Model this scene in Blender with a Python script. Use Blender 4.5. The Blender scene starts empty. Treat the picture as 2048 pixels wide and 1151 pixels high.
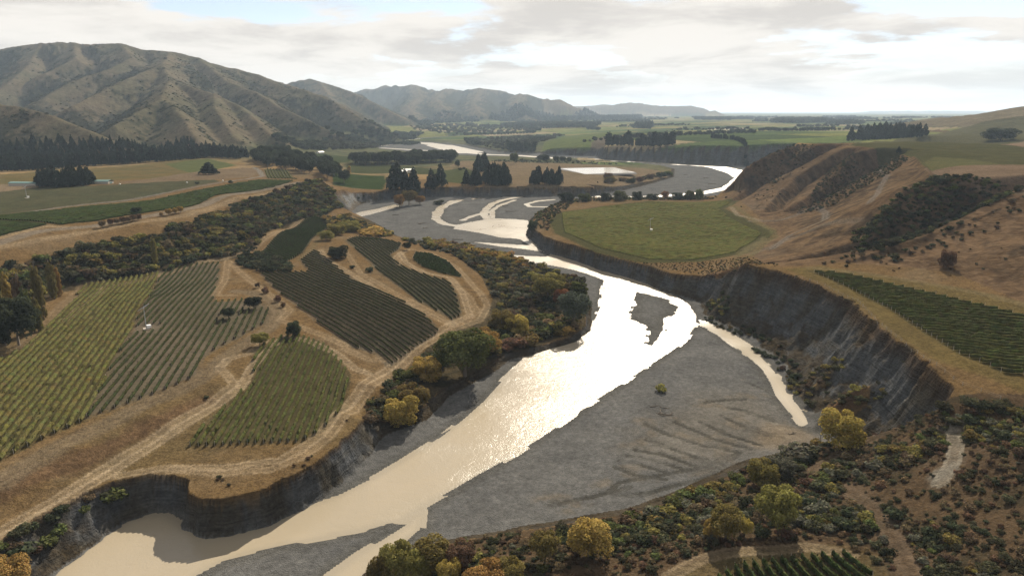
import bpy, math, random
import numpy as np
random.seed(7)
rng = np.random.default_rng(11)
S = bpy.context.scene
COL = S.collection

# ------------------------------------------------------------------ camera
CAM_Z, PITCH, FPX = 112.0, math.radians(14.5), 1365.0
cam_d = bpy.data.cameras.new('camera')
cam_d.sensor_width = 36.0
cam_d.lens = 36.0 * FPX / 2048.0
cam_d.clip_start, cam_d.clip_end = 1.0, 90000.0
cam = bpy.data.objects.new('camera', cam_d)
cam.location = (0, 0, CAM_Z)
cam.rotation_euler = (math.radians(90) - PITCH, 0, 0)
COL.objects.link(cam)
S.camera = cam

# ------------------------------------------------------------------ sky, sun, exposure
SUN_EL, SUN_AZ = math.radians(35), math.radians(17)      # azimuth to the right of the view direction
world = bpy.data.worlds.new('World'); S.world = world; world.use_nodes = True
wt = world.node_tree; wn, wl = wt.nodes, wt.links
wn.clear()
def wnode(t, **k):
    n = wn.new(t)
    for a, b in k.items(): setattr(n, a, b)
    return n
sky = wnode('ShaderNodeTexSky', sky_type='NISHITA', sun_disc=False)
sky.sun_elevation = SUN_EL
sky.sun_rotation = SUN_AZ
sky.altitude = 100; sky.air_density = 0.75; sky.dust_density = 0.05; sky.ozone_density = 1.0
tc = wnode('ShaderNodeTexCoord')
sep = wnode('ShaderNodeSeparateXYZ'); wl.new(tc.outputs['Generated'], sep.inputs[0])
def wmath(op, a, b=None, c=None, clamp=False):
    n = wnode('ShaderNodeMath', operation=op); n.use_clamp = clamp
    for i, v in enumerate((a, b, c)):
        if v is None: continue
        if isinstance(v, (int, float)): n.inputs[i].default_value = v
        else: wl.new(v, n.inputs[i])
    return n.outputs[0]
zz = wmath('MAXIMUM', sep.outputs['Z'], 0.0)
den = wmath('ADD', zz, 0.13)
cx = wmath('DIVIDE', sep.outputs['X'], den); cy = wmath('DIVIDE', sep.outputs['Y'], den)
comb = wnode('ShaderNodeCombineXYZ'); wl.new(cx, comb.inputs[0]); wl.new(cy, comb.inputs[1]); comb.inputs[2].default_value = 3.7
def wnoise(scale, detail, rough, off, dist=0.0):
    m = wnode('ShaderNodeMapping'); m.inputs['Location'].default_value = off; wl.new(comb.outputs[0], m.inputs['Vector'])
    n = wnode('ShaderNodeTexNoise'); n.inputs['Scale'].default_value = scale; n.inputs['Detail'].default_value = detail
    n.inputs['Roughness'].default_value = rough; n.inputs['Distortion'].default_value = dist
    wl.new(m.outputs[0], n.inputs['Vector']); return n.outputs['Fac']
def wramp(f, a, b, smooth=True):
    n = wnode('ShaderNodeMapRange'); n.interpolation_type = 'SMOOTHSTEP' if smooth else 'LINEAR'
    n.inputs['From Min'].default_value = a; n.inputs['From Max'].default_value = b
    wl.new(f, n.inputs['Value']); return n.outputs['Result']
CL_OFF = (9.7, 4.2, 0.0)
n_big = wnoise(0.62, 9, 0.58, CL_OFF, 0.2)
n_shade = wnoise(1.3, 7, 0.6, (7.3, 1.1, 0.4), 0.3)
cover = wramp(n_big, 0.45, 0.52)
# thin veil near the horizon, where the cloud deck is seen edge on
low = wnode('ShaderNodeMapRange'); low.interpolation_type = 'SMOOTHSTEP'
low.inputs['From Min'].default_value = 0.10; low.inputs['From Max'].default_value = 0.03
wl.new(sep.outputs['Z'], low.inputs['Value'])
cover2 = wmath('MAXIMUM', cover, wmath('MULTIPLY', low.outputs['Result'], 0.93))
cc = wnode('ShaderNodeMix', data_type='RGBA')
cc.inputs['A'].default_value = (0.73, 0.685, 0.635, 1); cc.inputs['B'].default_value = (1.0, 0.94, 0.865, 1)
wl.new(wramp(n_shade, 0.34, 0.60), cc.inputs['Factor'])
SKY_K, CLOUD_K = 0.05, 0.38
bg1 = wnode('ShaderNodeBackground'); bg1.inputs['Strength'].default_value = SKY_K; shs = wnode('ShaderNodeHueSaturation'); shs.inputs['Saturation'].default_value = .6; wl.new(sky.outputs[0], shs.inputs['Color']); wl.new(shs.outputs[0], bg1.inputs['Color'])
bg2 = wnode('ShaderNodeBackground'); bg2.inputs['Strength'].default_value = CLOUD_K; wl.new(cc.outputs['Result'], bg2.inputs['Color'])
mx = wnode('ShaderNodeMixShader'); wl.new(cover2, mx.inputs[0]); wl.new(bg1.outputs[0], mx.inputs[1]); wl.new(bg2.outputs[0], mx.inputs[2])
wo = wnode('ShaderNodeOutputWorld'); wl.new(mx.outputs[0], wo.inputs[0])

sun_d = bpy.data.lights.new('sun', 'SUN'); sun_d.energy = 5.0; sun_d.angle = math.radians(0.53); sun_d.color = (1.0, 0.89, 0.73)
sun = bpy.data.objects.new('sun', sun_d); COL.objects.link(sun)
sun.rotation_euler = (math.radians(90) - SUN_EL, 0, math.pi - SUN_AZ)
sun.location = (0, 0, 600)

S.view_settings.view_transform = 'Standard'; S.view_settings.look = 'None'
S.view_settings.exposure = 1.32; S.view_settings.gamma = 1.0; S.view_settings.use_curve_mapping = False
S.render.engine = 'CYCLES'
S.cycles.use_denoising = True
S.cycles.max_bounces = 5; S.cycles.diffuse_bounces = 2; S.cycles.glossy_bounces = 2
S.cycles.transmission_bounces = 2; S.cycles.volume_bounces = 0; S.cycles.transparent_max_bounces = 6
S.cycles.sample_clamp_indirect = 4.0

# ------------------------------------------------------------------ pixel (2048 x 1151) to place
CP, SP = math.cos(PITCH), math.sin(PITCH)
def ray(px, py):
    u = (px - 1024.0) / FPX; v = (py - 575.5) / FPX
    return u, CP - v * SP, -(SP + v * CP)
def P(px, py, z):
    """the point at height z seen at pixel px, py"""
    u, y, d = ray(px, py); t = (z - CAM_Z) / d
    return (u * t, y * t, z)
def PD(px, py, D):
    """the point at depth y = D seen at pixel px, py"""
    u, y, d = ray(px, py); t = D / y
    return (u * t, D, CAM_Z + d * t)

# ------------------------------------------------------------------ noise
def _h(ix, iy, seed):
    h = (ix * 374761393 + iy * 668265263 + seed * 974634777) & 0xffffffff
    h = ((h ^ (h >> 13)) * 1274126177) & 0xffffffff
    return (h ^ (h >> 16)) & 0xffff
def perlin(x, y, seed=0):
    xi = np.floor(x).astype(np.int64); yi = np.floor(y).astype(np.int64)
    fx = (x - xi).astype(np.float32); fy = (y - yi).astype(np.float32)
    def g(ax, ay, dx, dy):
        a = _h(ax, ay, seed).astype(np.float32) * np.float32(2 * math.pi / 65536)
        return np.cos(a) * dx + np.sin(a) * dy
    u = fx * fx * fx * (fx * (fx * 6 - 15) + 10); v = fy * fy * fy * (fy * (fy * 6 - 15) + 10)
    a = g(xi, yi, fx, fy); b = g(xi + 1, yi, fx - 1, fy)
    c = g(xi, yi + 1, fx, fy - 1); d = g(xi + 1, yi + 1, fx - 1, fy - 1)
    return ((a + (b - a) * u) * (1 - v) + (c + (d - c) * u) * v) * 1.4
def fbm(x, y, scale, octv=4, seed=0, gain=0.5):
    f = 1.0 / scale; a = 1.0; s = 0.0; n = 0.0
    for i in range(octv):
        s = s + a * perlin(x * f + 17.3 * i, y * f - 9.1 * i, seed + i); n += a
        a *= gain; f *= 2.03
    return s / n
def ridged(x, y, scale, octv=4, seed=0, gain=0.5):
    f = 1.0 / scale; a = 1.0; s = 0.0; n = 0.0
    for i in range(octv):
        s = s + a * (1 - 2 * np.abs(perlin(x * f + 7.3 * i, y * f + 3.1 * i, seed + i))); n += a
        a *= gain; f *= 2.1
    return s / n
def sstep(a, b, x):
    t = np.clip((x - a) / (b - a), 0, 1); return t * t * (3 - 2 * t)

# ------------------------------------------------------------------ plan geometry
def seg_nearest(X, Y, pts, closed):
    """distance to a polyline, index of the nearest segment and place along it"""
    pts = np.asarray(pts, dtype=np.float64)[:, :2]
    n = len(pts) if closed else len(pts) - 1
    best = np.full(X.shape, 1e18); bi = np.zeros(X.shape, np.int32); bt = np.zeros(X.shape)
    for i in range(n):
        ax, ay = pts[i]; bx, by = pts[(i + 1) % len(pts)]
        dx, dy = bx - ax, by - ay; L = dx * dx + dy * dy + 1e-12
        t = np.clip(((X - ax) * dx + (Y - ay) * dy) / L, 0, 1)
        d = (X - ax - t * dx) ** 2 + (Y - ay - t * dy) ** 2
        m = d < best
        best[m] = d[m]; bi[m] = i; bt[m] = t[m]
    return np.sqrt(best), bi, bt
def inside(X, Y, pts):
    pts = np.asarray(pts, dtype=np.float64)[:, :2]
    r = np.zeros(X.shape, bool); n = len(pts); j = n - 1
    for i in range(n):
        xi, yi = pts[i]; xj, yj = pts[j]
        if yi != yj:
            m = ((yi > Y) != (yj > Y)) & (X < (xj - xi) * (Y - yi) / (yj - yi) + xi)
            r ^= m
        j = i
    return r
def sdf(X, Y, pts, pad=40.0):
    """signed distance (negative inside); far outside the padded box a rough positive value"""
    pts = np.asarray(pts, dtype=np.float64)[:, :2]
    lo = pts.min(0) - pad; hi = pts.max(0) + pad
    out = np.full(X.shape, pad)
    m = (X > lo[0]) & (X < hi[0]) & (Y > lo[1]) & (Y < hi[1])
    if m.any():
        x, y = X[m], Y[m]
        d, _, _ = seg_nearest(x, y, pts, True)
        d[inside(x, y, pts)] *= -1
        out[m] = np.minimum(d, pad)
    return out
def line_dist(X, Y, pts, pad=40.0):
    pts = np.asarray(pts, dtype=np.float64)[:, :2]
    lo = pts.min(0) - pad; hi = pts.max(0) + pad
    out = np.full(X.shape, pad)
    m = (X > lo[0]) & (X < hi[0]) & (Y > lo[1]) & (Y < hi[1])
    if m.any():
        d, _, _ = seg_nearest(X[m], Y[m], pts, False); out[m] = np.minimum(d, pad)
    return out

# ------------------------------------------------------------------ terrain grid: a fan of rings, finer near the river
rs = [85.0]
while rs[-1] < 42000:
    r = rs[-1]
    k = 0.0042 if r < 1500 else 0.0052 if r < 3300 else 0.009 if r < 6500 else 0.022
    rs.append(r + max(0.45, k * r))
RS = np.array(rs)
th = [0.0]
while th[-1] < 52:
    th.append(th[-1] + (0.088 if th[-1] < 30 else 0.072 if th[-1] < 40 else 0.35))
TH = np.radians(np.array([-t for t in th[:0:-1]] + th))
NR, NC = len(RS), len(TH)
GR, GT = np.meshgrid(RS, TH, indexing='ij')
GX = (GR * np.sin(GT)); GY = (GR * np.cos(GT))
X = GX.ravel(); Y = GY.ravel(); R = GR.ravel()
N = X.size

# the edge of the high ground round the valley floor: pixel, height of the rim, width of the slope
RIM = [(-200, 1200, 10, 14), (0, 1078, 10, 13), (100, 1020, 10, 12), (160, 990, 10, 10), (225, 966, 10, 7), (300, 951, 10, 4),
    (345, 951, 10, 3), (378, 958, 10, 2.5), (374, 985, 10, 2.5), (400, 996, 10, 2.5), (450, 998, 10, 2.5), (520, 984, 10, 2.5),
    (600, 946, 10, 3), (640, 916, 10, 4), (680, 882, 10, 5), (715, 846, 9, 7), (742, 838, 5, 7), (775, 842, 3, 6), (835, 825, 2.5, 5), (880, 780, 2.5, 5),
    (960, 738, 2.5, 5), (1010, 706, 2.5, 4), (1080, 689, 2.3, 4), (1140, 673, 2.3, 4), (1168, 652, 2.3, 4), (1172, 604, 2.3, 4),
    (1160, 562, 2.3, 4), (1100, 538, 2.5, 4), (1010, 511, 3, 4), (920, 497, 3, 4), (850, 487, 3.2, 4), (790, 470, 3.5, 5),
    (740, 440, 4, 5), (714, 428, 6, 8), (692, 417, 10, 12), (662, 398, 20, 20), (668, 384, 24, 22), (700, 384, 15, 16), (740, 384, 13, 8),
    (790, 378, 13, 5), (870, 374, 13, 5), (1000, 373, 13, 5), (1180, 373, 13, 5), (1235, 372, 8, 8), (1300, 362, 4, 8),
    (1342, 352, 2.5, 6), (1343, 336, 2.5, 6), (1290, 327, 3, 6), (1230, 322.5, 3, 6), (1100, 317, 3, 6), (950, 311, 3, 6),
    (850, 306, 3, 6), (760, 298, 3, 6), (740, 289, 3, 6), (765, 280, 4, 6), (850, 279, 4, 6), (900, 281, 4, 6), (940, 290, 4, 6),
    (1000, 301, 5, 6), (1085, 303, 6, 10), (1100, 297, 18, 12), (1195, 298, 18, 12), (1213, 293, 30, 16), (1380, 291, 39, 22),
    (1530, 289, 45, 25)]
RIM2 = [(1482, 353, 3, 6), (1452, 380, 3, 6), (1435, 391, 4, 6), (1400, 393, 4, 6), (1250, 395, 4, 6),
    (1140, 399, 4, 6), (1112, 407, 5, 6), (1072, 427, 6, 6), (1060, 450, 9, 5), (1092, 474, 11, 4), (1150, 491, 11, 4),
    (1210, 509, 11, 4), (1280, 527, 11, 5), (1310, 535, 11, 6), (1345, 546, 11, 8), (1400, 550, 13, 11), (1445, 545, 18, 16), (1490, 528, 29, 27),
    (1560, 541, 30, 30), (1620, 562, 30, 30), (1700, 602, 30, 30), (1740, 642, 30, 30), (1800, 692, 30, 29), (1860, 737, 30, 26),
    (1905, 775, 29, 23), (1890, 812, 26, 20), (1800, 850, 16, 18), (1720, 872, 9, 12), (1650, 888, 5, 8), (1590, 908, 4, 8), (1530, 920, 4, 8),
    (1400, 978, 4, 8), (1280, 1024, 4, 8), (1100, 1054, 4, 8), (900, 1087, 4, 8), (800, 1117, 4, 8), (735, 1168, 4, 8)]
rim = [P(a, b, z) + (w,) for a, b, z, w in RIM]
rim += [(700, 1520, 45, 30), (700, 1230, 40, 40), (450, 1090, 40, 40), (405, 1020, 30, 40)]
rim += [P(a, b, z) + (w,) for a, b, z, w in RIM2]
rim += [(-30, 70, 4, 8), (-160, 70, 8, 10)]
rim = np.array(rim)

# heights of the land away from the rim: pixel, height
CTRL = [(0, 1062, 10), (300, 938, 10), (450, 975, 10), (640, 890, 10), (700, 830, 10), (375, 893, 10.3), (560, 760, 11), (690, 715, 11), (200, 925, 10.6),
    (0, 962, 14.2), (150, 897, 14.2), (300, 826, 14), (430, 768, 13.5), (480, 735, 13), (0, 1022, 10.8), (150, 952, 10.8), (300, 878, 10.8), (420, 806, 11), (495, 765, 11.2),
    (0, 800, 15), (200, 700, 15), (430, 530, 14), (300, 600, 15), (450, 640, 14), (530, 630, 13), (0, 700, 15), (520, 550, 12.5), (700, 700, 11),
    (870, 650, 10), (620, 500, 12.5), (660, 440, 11.5), (760, 480, 11), (900, 620, 9.5), (975, 590, 8.5), (960, 560, 8), (870, 520, 9), (720, 520, 11.5), (800, 500, 10.5),
    (1000, 620, 4), (1060, 600, 3), (1140, 600, 2.5), (1140, 655, 2.2), (960, 690, 3), (900, 735, 2.5), (1010, 520, 3), (920, 505, 3.5), (1050, 675, 2.2), (860, 495, 4), (770, 465, 4.5), (1000, 570, 4.5),
    (800, 765, 5), (760, 800, 6), (740, 770, 9.5), (860, 700, 8), (930, 660, 7),
    (0, 507, 33), (100, 488, 33), (200, 467, 33), (300, 451, 33), (400, 424, 33), (480, 394, 33), (560, 371, 33), (625, 360, 32.5),
    (0, 645, 15.5), (130, 577, 15), (250, 556, 14.5), (330, 541, 14), (440, 521, 13.5), (520, 498, 13), (560, 455, 12.5), (640, 432, 12), (680, 425, 10),
    (-300, 560, 33), (-300, 700, 15.5), (-300, 800, 15), (-300, 1000, 11),
    (0, 430, 33), (0, 350, 33), (300, 400, 33), (300, 340, 33), (500, 340, 33), (450, 325, 34), (100, 310, 35), (300, 300, 37), (500, 300, 36), (-300, 350, 34), (560, 320, 33), (600, 330, 30), (640, 350, 27), (690, 372, 15.5),
    (780, 362, 13), (900, 362, 13), (1000, 350, 13), (1100, 345, 13), (1200, 350, 12), (1300, 345, 6), (850, 322, 12), (700, 345, 14), (720, 310, 11), (900, 316, 8), (1100, 322, 6), (660, 310, 20), (620, 290, 28), (560, 290, 36), (1200, 330, 8),
    (700, 278, 25), (720, 265, 42), (640, 280, 34), (800, 270, 12), (900, 262, 14), (980, 250, 28), (800, 252, 40), (1020, 285, 5), (1000, 270, 9),
    (1100, 285, 22), (1180, 285, 32), (1150, 275, 28), (1230, 284, 36), (1400, 280, 44), (1300, 262, 45), (1600, 262, 45), (1200, 250, 40), (1700, 252, 47),
    (1120, 430, 11), (1300, 402, 10.5), (1470, 410, 12), (1540, 480, 13.5), (1330, 524, 11.5), (1400, 523, 12.5), (1460, 525, 15), (1500, 505, 15),
    (1600, 455, 22), (1655, 425, 26), (1560, 432, 18), (1490, 400, 15), (1545, 462, 15.5), (1440, 398, 8),
    (1575, 536, 30), (1700, 606, 30), (2048, 810, 30), (2048, 650, 31), (1800, 590, 31), (1700, 545, 31), (2000, 700, 31), (2300, 700, 31), (2300, 900, 32),
    (1620, 530, 30), (1900, 540, 34), (2048, 570, 35), (2048, 490, 46), (1795, 379, 60), (1742, 427, 46), (1684, 470, 33), (2100, 420, 56), (1780, 520, 34), (1950, 490, 41),
    (1595, 287, 68), (1649, 290, 68), (1690, 297, 67), (1725, 304, 66), (1827, 311, 65), (1855, 331, 64), (1862, 352, 64), (2015, 362, 64), (2100, 368, 65),
    (1750, 283, 67), (1900, 300, 66), (2048, 330, 65), (2048, 290, 68), (1850, 272, 68), (2300, 330, 66),
    (1660, 895, 6), (1530, 935, 5.5), (1300, 1050, 6), (1100, 1080, 6), (900, 1110, 5.5), (1550, 1060, 12), (1450, 1090, 13), (1600, 1151, 14), (1300, 1151, 11),
    (1000, 1151, 8), (1750, 950, 13), (1850, 870, 20), (1900, 1000, 21), (2048, 900, 31), (2048, 1100, 27), (1800, 1100, 17), (1980, 805, 30), (1930, 860, 24), (1900, 905, 22), (2300, 1100, 33), (1500, 1300, 15), (2000, 1300, 26)]
cp = [P(*c) for c in CTRL] + [tuple(q[:3]) for q in rim]
cp += [(-30000, 40000, 45), (0, 40000, 50), (30000, 40000, 50), (-3000, 3000, 60), (-9000, 12000, 60), (3000, 4000, 60), (12000, 12000, 55), (3000, 12000, 48), (0, 8000, 45), (1500, 5000, 46), (-300, 5500, 42), (-6000, 3500, 60), (2500, 1200, 80)]
cp = np.array(cp)
cx_, cy_, cz_ = cp.T
D0 = np.hypot(cx_[:, None] - cx_[None], cy_[:, None] - cy_[None])
A = np.zeros((len(cp) + 1, len(cp) + 1)); A[:-1, :-1] = -D0 - np.eye(len(cp)) * 1.5; A[:-1, -1] = 1; A[-1, :-1] = 1
wv = np.linalg.solve(A, np.append(cz_, 0))
HIGH = np.full(N, wv[-1])
for i in range(len(cp)):
    HIGH -= wv[i] * np.hypot(X - cx_[i], Y - cy_[i])

# ridges and spurs: pixel and depth, or pixel and height; slope of their flanks
def rD(*p): return [PD(*q) for q in p]
def rZ(*p): return [P(*q) for q in p]
RIDGES = [
    (rD((-420, 150, 3400), (-200, 115, 3300), (-60, 106, 3200), (0, 99, 3150), (34, 92, 3100), (82, 87, 3000), (127, 83.5, 2900), (171, 88, 2900), (240, 87, 2850), (260, 91, 2850), (284, 99, 2850),
        (312, 100, 2850), (349, 104, 2850), (394, 115, 2850), (428, 128, 2850), (479, 139, 2900), (514, 149, 2900), (548, 161, 2950), (582, 171, 3000), (616, 182, 3000), (651, 195, 3100), (690, 211, 3150), (740, 238, 3200)), .52),
    (rD((340, 105, 2820), (325, 128, 2350), (290, 143, 2200), (240, 165, 2050), (190, 190, 1900), (145, 212, 1780)), .60),
    (rD((325, 128, 2350), (340, 160, 2100), (428, 188, 1950), (479, 212, 1850), (507, 236, 1720), (545, 272, 1500)), .62),
    (rD((394, 115, 2850), (455, 163, 2450), (514, 185, 2250), (555, 212, 2100), (616, 240, 2000), (660, 262, 1950)), .60),
    (rD((514, 149, 2900), (575, 178, 2650), (603, 178, 2600), (650, 194, 2600), (700, 222, 2550), (752, 252, 2500)), .55),
    (rD((340, 160, 2100), (322, 197, 1650), (270, 228, 1500), (228, 252, 1400)), .66),
    (rD((322, 197, 1650), (352, 217, 1550), (372, 245, 1430), (392, 277, 1300)), .66),
    (rD((428, 188, 1950), (430, 215, 1700), (450, 245, 1550), (470, 275, 1420)), .66),
    (rD((82, 87, 3000), (60, 128, 2600), (20, 165, 2350), (-50, 205, 2150)), .58),
    (rD((240, 87, 2850), (265, 115, 2600), (220, 138, 2400), (150, 160, 2250), (90, 195, 2080)), .60),
    (rD((150, 88, 2900), (150, 118, 2600), (95, 145, 2450)), .60),
    (rD((-300, 170, 1500), (-150, 195, 1400), (0, 208, 1320), (60, 218, 1290), (120, 238, 1250), (180, 262, 1210), (228, 284, 1170)), .5),
    (rD((520, 172, 4900), (560, 172, 4850), (590, 162, 4800), (620, 157, 4750), (660, 169, 4600), (700, 182, 4400), (740, 201, 4200), (780, 222, 4000), (822, 243, 3800)), .55),
    (rD((640, 165, 4650), (660, 195, 4000), (700, 222, 3700), (735, 246, 3500)), .5),
    (rD((650, 195, 8000), (690, 186, 7900), (720, 180, 7800), (760, 172, 7700), (778, 169, 7600), (790, 165, 7600), (800, 169, 7600), (830, 169, 7500), (862, 178, 7400), (877, 183, 7300), (895, 175, 7200), (930, 177, 7200), (960, 176, 7100), (1000, 180, 7100),
        (1040, 186, 7000), (1080, 193, 6900), (1120, 199, 6800), (1150, 211, 6700), (1180, 226, 6500)), .5),
    (rD((830, 169, 7500), (840, 192, 6300), (815, 212, 5600), (830, 232, 5100)), .5),
    (rD((895, 175, 7200), (870, 196, 6200), (880, 208, 5600), (905, 228, 5100)), .5),
    (rD((960, 176, 7100), (945, 205, 5900), (960, 228, 5200)), .5),
    (rD((1040, 186, 7000), (1030, 208, 6000), (1050, 230, 5300)), .5),
    (rD((1130, 213, 10500), (1190, 210, 10500), (1240, 206, 10300), (1262, 204, 10200), (1275, 204, 10200), (1300, 208, 10200), (1340, 211, 10100), (1380, 211, 10000), (1420, 217, 9800), (1447, 228, 9500)), .45),
    (rD((1430, 227, 26000), (1560, 227, 26000), (1650, 225, 26000), (1700, 226, 25000), (1760, 222, 22000), (1850, 222, 22000), (1950, 222, 22000), (2300, 224, 22000)), .10),
    (rD((1835, 246, 2500), (1860, 237, 2400), (1890, 234, 2300), (1930, 240, 2250), (1960, 236, 2150), (2000, 226, 2050), (2055, 212, 1950), (2200, 185, 1850), (2400, 175, 1850)), .30),
    (rD((2055, 212, 1950), (2030, 240, 1700), (1960, 262, 1500)), .25),
    (rD((2200, 185, 1850), (2150, 240, 1450), (2080, 285, 1150)), .3),
    # spurs of the scarp right of the river
    (rZ((1610, 287, 68), (1560, 302, 61), (1500, 329, 46), (1470, 362, 22), (1440, 392, 6)), 1.05),
    (rZ((1690, 297, 67), (1640, 312, 58), (1600, 338, 43), (1555, 372, 27), (1510, 422, 14)), 1.0),
    (rZ((1712, 301, 66), (1662, 335, 51), (1632, 365, 38), (1606, 398, 26), (1580, 432, 18)), 1.05),
    (rZ((1829, 312, 65), (1850, 332, 64), (1862, 352, 63.5), (1795, 379, 60), (1742, 427, 46), (1684, 470, 33), (1640, 500, 26)), .85),
    (rZ((2160, 345, 66), (2048, 383, 60), (1964, 420, 52), (1862, 468, 43), (1759, 502, 36), (1680, 528, 31)), .55),
    (rZ((1735, 690, 22), (1680, 735, 11), (1640, 765, 6), (1605, 792, 1)), .75),
    (rZ((1775, 760, 16), (1712, 785, 11), (1660, 820, 5), (1640, 845, 2)), .75),
]
rim_i = len(RIDGES) - 2
LOWPOLY_D = np.full(N, -1e9)
near = R < 2400
d_, bi_, bt_ = seg_nearest(X[near], Y[near], rim, True)
ins = inside(X[near], Y[near], rim)
crag = fbm(X[near], Y[near], 14, 4, 5) * 2.2 + fbm(X[near], Y[near], 55, 2, 8) * 3.0 + fbm(X[near], Y[near], 4.5, 2, 9) * .8
j_ = (bi_ + 1) % len(rim)
rim_z = rim[bi_, 2] * (1 - bt_) + rim[j_, 2] * bt_
rim_w = rim[bi_, 3] * (1 - bt_) + rim[j_, 3] * bt_
sd_ = np.where(ins, d_, -d_)                     # positive towards the river
# where the big cliff runs out into the near slope two rims face each other: average their heights
cm = (X[near] > 100) & (X[near] < 160) & (Y[near] > 170) & (Y[near] < 245)
rs_ = np.concatenate([rim[:-1, :3] * (1 - f) + rim[1:, :3] * f for f in (0, .25, .5, .75)]); rs_ = rs_[(rs_[:, 0] > 95) & (rs_[:, 1] > 160) & (rs_[:, 1] < 260)]
qx, qy = X[near][cm], Y[near][cm]
wq = 1 / (((qx[:, None] - rs_[None, :, 0]) ** 2 + (qy[:, None] - rs_[None, :, 1]) ** 2) ** 1.5 + 8)
zi = (wq * rs_[None, :, 2]).sum(1) / wq.sum(1)
fe_ = sstep(100, 116, qx) * sstep(245, 225, qy)
rim_z[cm] = rim_z[cm] * (1 - fe_) + zi * fe_
crag = np.where((X[near] > 118) & (Y[near] < 215), crag * .3, crag)
sd_ = sd_ + crag * np.clip(rim_z / 12, 0.35, 1.6)
LOWPOLY_D[near] = sd_

# water: pixel outlines on the river level
W_POLYS = [
    [(60, 1200), (100, 1142), (190, 1072), (260, 1035), (330, 1025), (375, 1052), (430, 1064), (490, 1055), (560, 1030), (600, 1012), (680, 985), (760, 945), (830, 902), (880, 871), (925, 836), (965, 800), (1005, 757), (1045, 720), (1085, 692), (1140, 676),
     (1170, 658), (1188, 636), (1198, 613), (1202, 585), (1204, 560), (1180, 548), (1150, 540), (1100, 530), (1078, 524), (1050, 530), (1025, 528), (1000, 520), (985, 508), (1090, 513), (1100, 508), (1075, 497), (1052, 484), (1043, 478), (1005, 475), (960, 466), (905, 457), (916, 449),
     (985, 436), (1058, 440), (1060, 458), (1080, 474), (1100, 487), (1140, 503), (1180, 518), (1240, 543), (1280, 560), (1330, 582), (1375, 608), (1396, 632), (1392, 655), (1378, 675), (1350, 700), (1300, 732), (1240, 772), (1170, 816), (1100, 866), (1030, 911), (960, 950), (900, 985), (850, 1012), (800, 1044),
     (740, 1058), (640, 1078), (560, 1093), (450, 1123), (395, 1153), (330, 1210)],
    [(560, 1220), (650, 1152), (720, 1102), (800, 1052), (850, 1018), (846, 1058), (800, 1098), (755, 1140), (700, 1220)],
    [(1392, 636), (1420, 644), (1460, 665), (1500, 690), (1545, 735), (1562, 756), (1580, 776), (1592, 802), (1618, 832), (1640, 852), (1625, 862), (1600, 850), (1570, 818), (1546, 788), (1536, 762), (1520, 736), (1480, 701), (1440, 671), (1400, 650)],
    [(948, 484), (1000, 487), (1062, 491), (1096, 500), (1092, 504), (1000, 492)],
    [(699, 434), (704, 427), (748, 418), (790, 409), (802, 412), (760, 424), (716, 434)],
    [(1408, 331), (1450, 333), (1492, 342), (1494, 352), (1476, 358), (1452, 345)],
]
W_LINES = [
    ([(921, 400), (890, 411), (872, 426), (872, 438), (890, 448), (920, 453)], 8), ([(905, 402), (880, 416), (876, 432)], 8),
    ([(1041, 393), (1005, 400), (985, 407), (972, 418), (967, 428), (975, 438), (990, 440)], 8), ([(968, 426), (945, 432), (926, 440)], 6), ([(1030, 400), (1000, 410), (985, 420), (985, 436)], 5),
    ([(1108, 399), (1075, 402), (1052, 408), (1060, 413), (1105, 414)], 5), ([(946, 398), (960, 396)], 5), ([(1010, 394), (1040, 393)], 7),
    ([(930, 305), (975, 309), (1035, 311), (1092, 315), (1154, 317), (1226, 321), (1308, 325), (1349, 328), (1415, 332), (1470, 340)], 26),
    ([(1120, 316), (1154, 318), (1226, 321)], 50),
    ([(1160, 392), (1230, 394), (1290, 394), (1403, 386), (1456, 376), (1480, 355)], 16),
    ([(757, 291), (800, 284), (850, 286), (890, 292), (910, 298), (935, 305)], 60), ([(765, 296), (850, 301), (895, 303), (925, 306)], 24),
    ([(880, 291), (905, 297), (935, 304)], 90),
    ([(770, 284), (820, 279), (860, 277), (930, 273), (1000, 272), (1060, 267), (1125, 266)], 45),
]
DW = np.full(N, 60.0)
for p in W_POLYS:
    DW = np.minimum(DW, sdf(X, Y, [P(a, b, 0) for a, b in p], 60))
for p, w in W_LINES:
    DW = np.minimum(DW, line_dist(X, Y, [P(a, b, 0) for a, b in p], 60 + w) - w * 0.5)
BAR = sdf(X, Y, [P(a, b, 0) for a, b in [(1276, 584), (1257, 633), (1298, 654), (1291, 690), (1306, 694), (1330, 661), (1335, 636), (1363, 614), (1330, 597)]], 60)
DW = np.maximum(DW, np.minimum(-BAR * 0.4 - 0.1, 3) + fbm(X, Y, 8, 2, 22) * .9)
DW = DW + (fbm(X, Y, 24, 2, 21) * .8 + fbm(X, Y, 6, 2, 24) * .10) * np.clip(R / 300, .7, 3) * (R < 2600)

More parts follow.
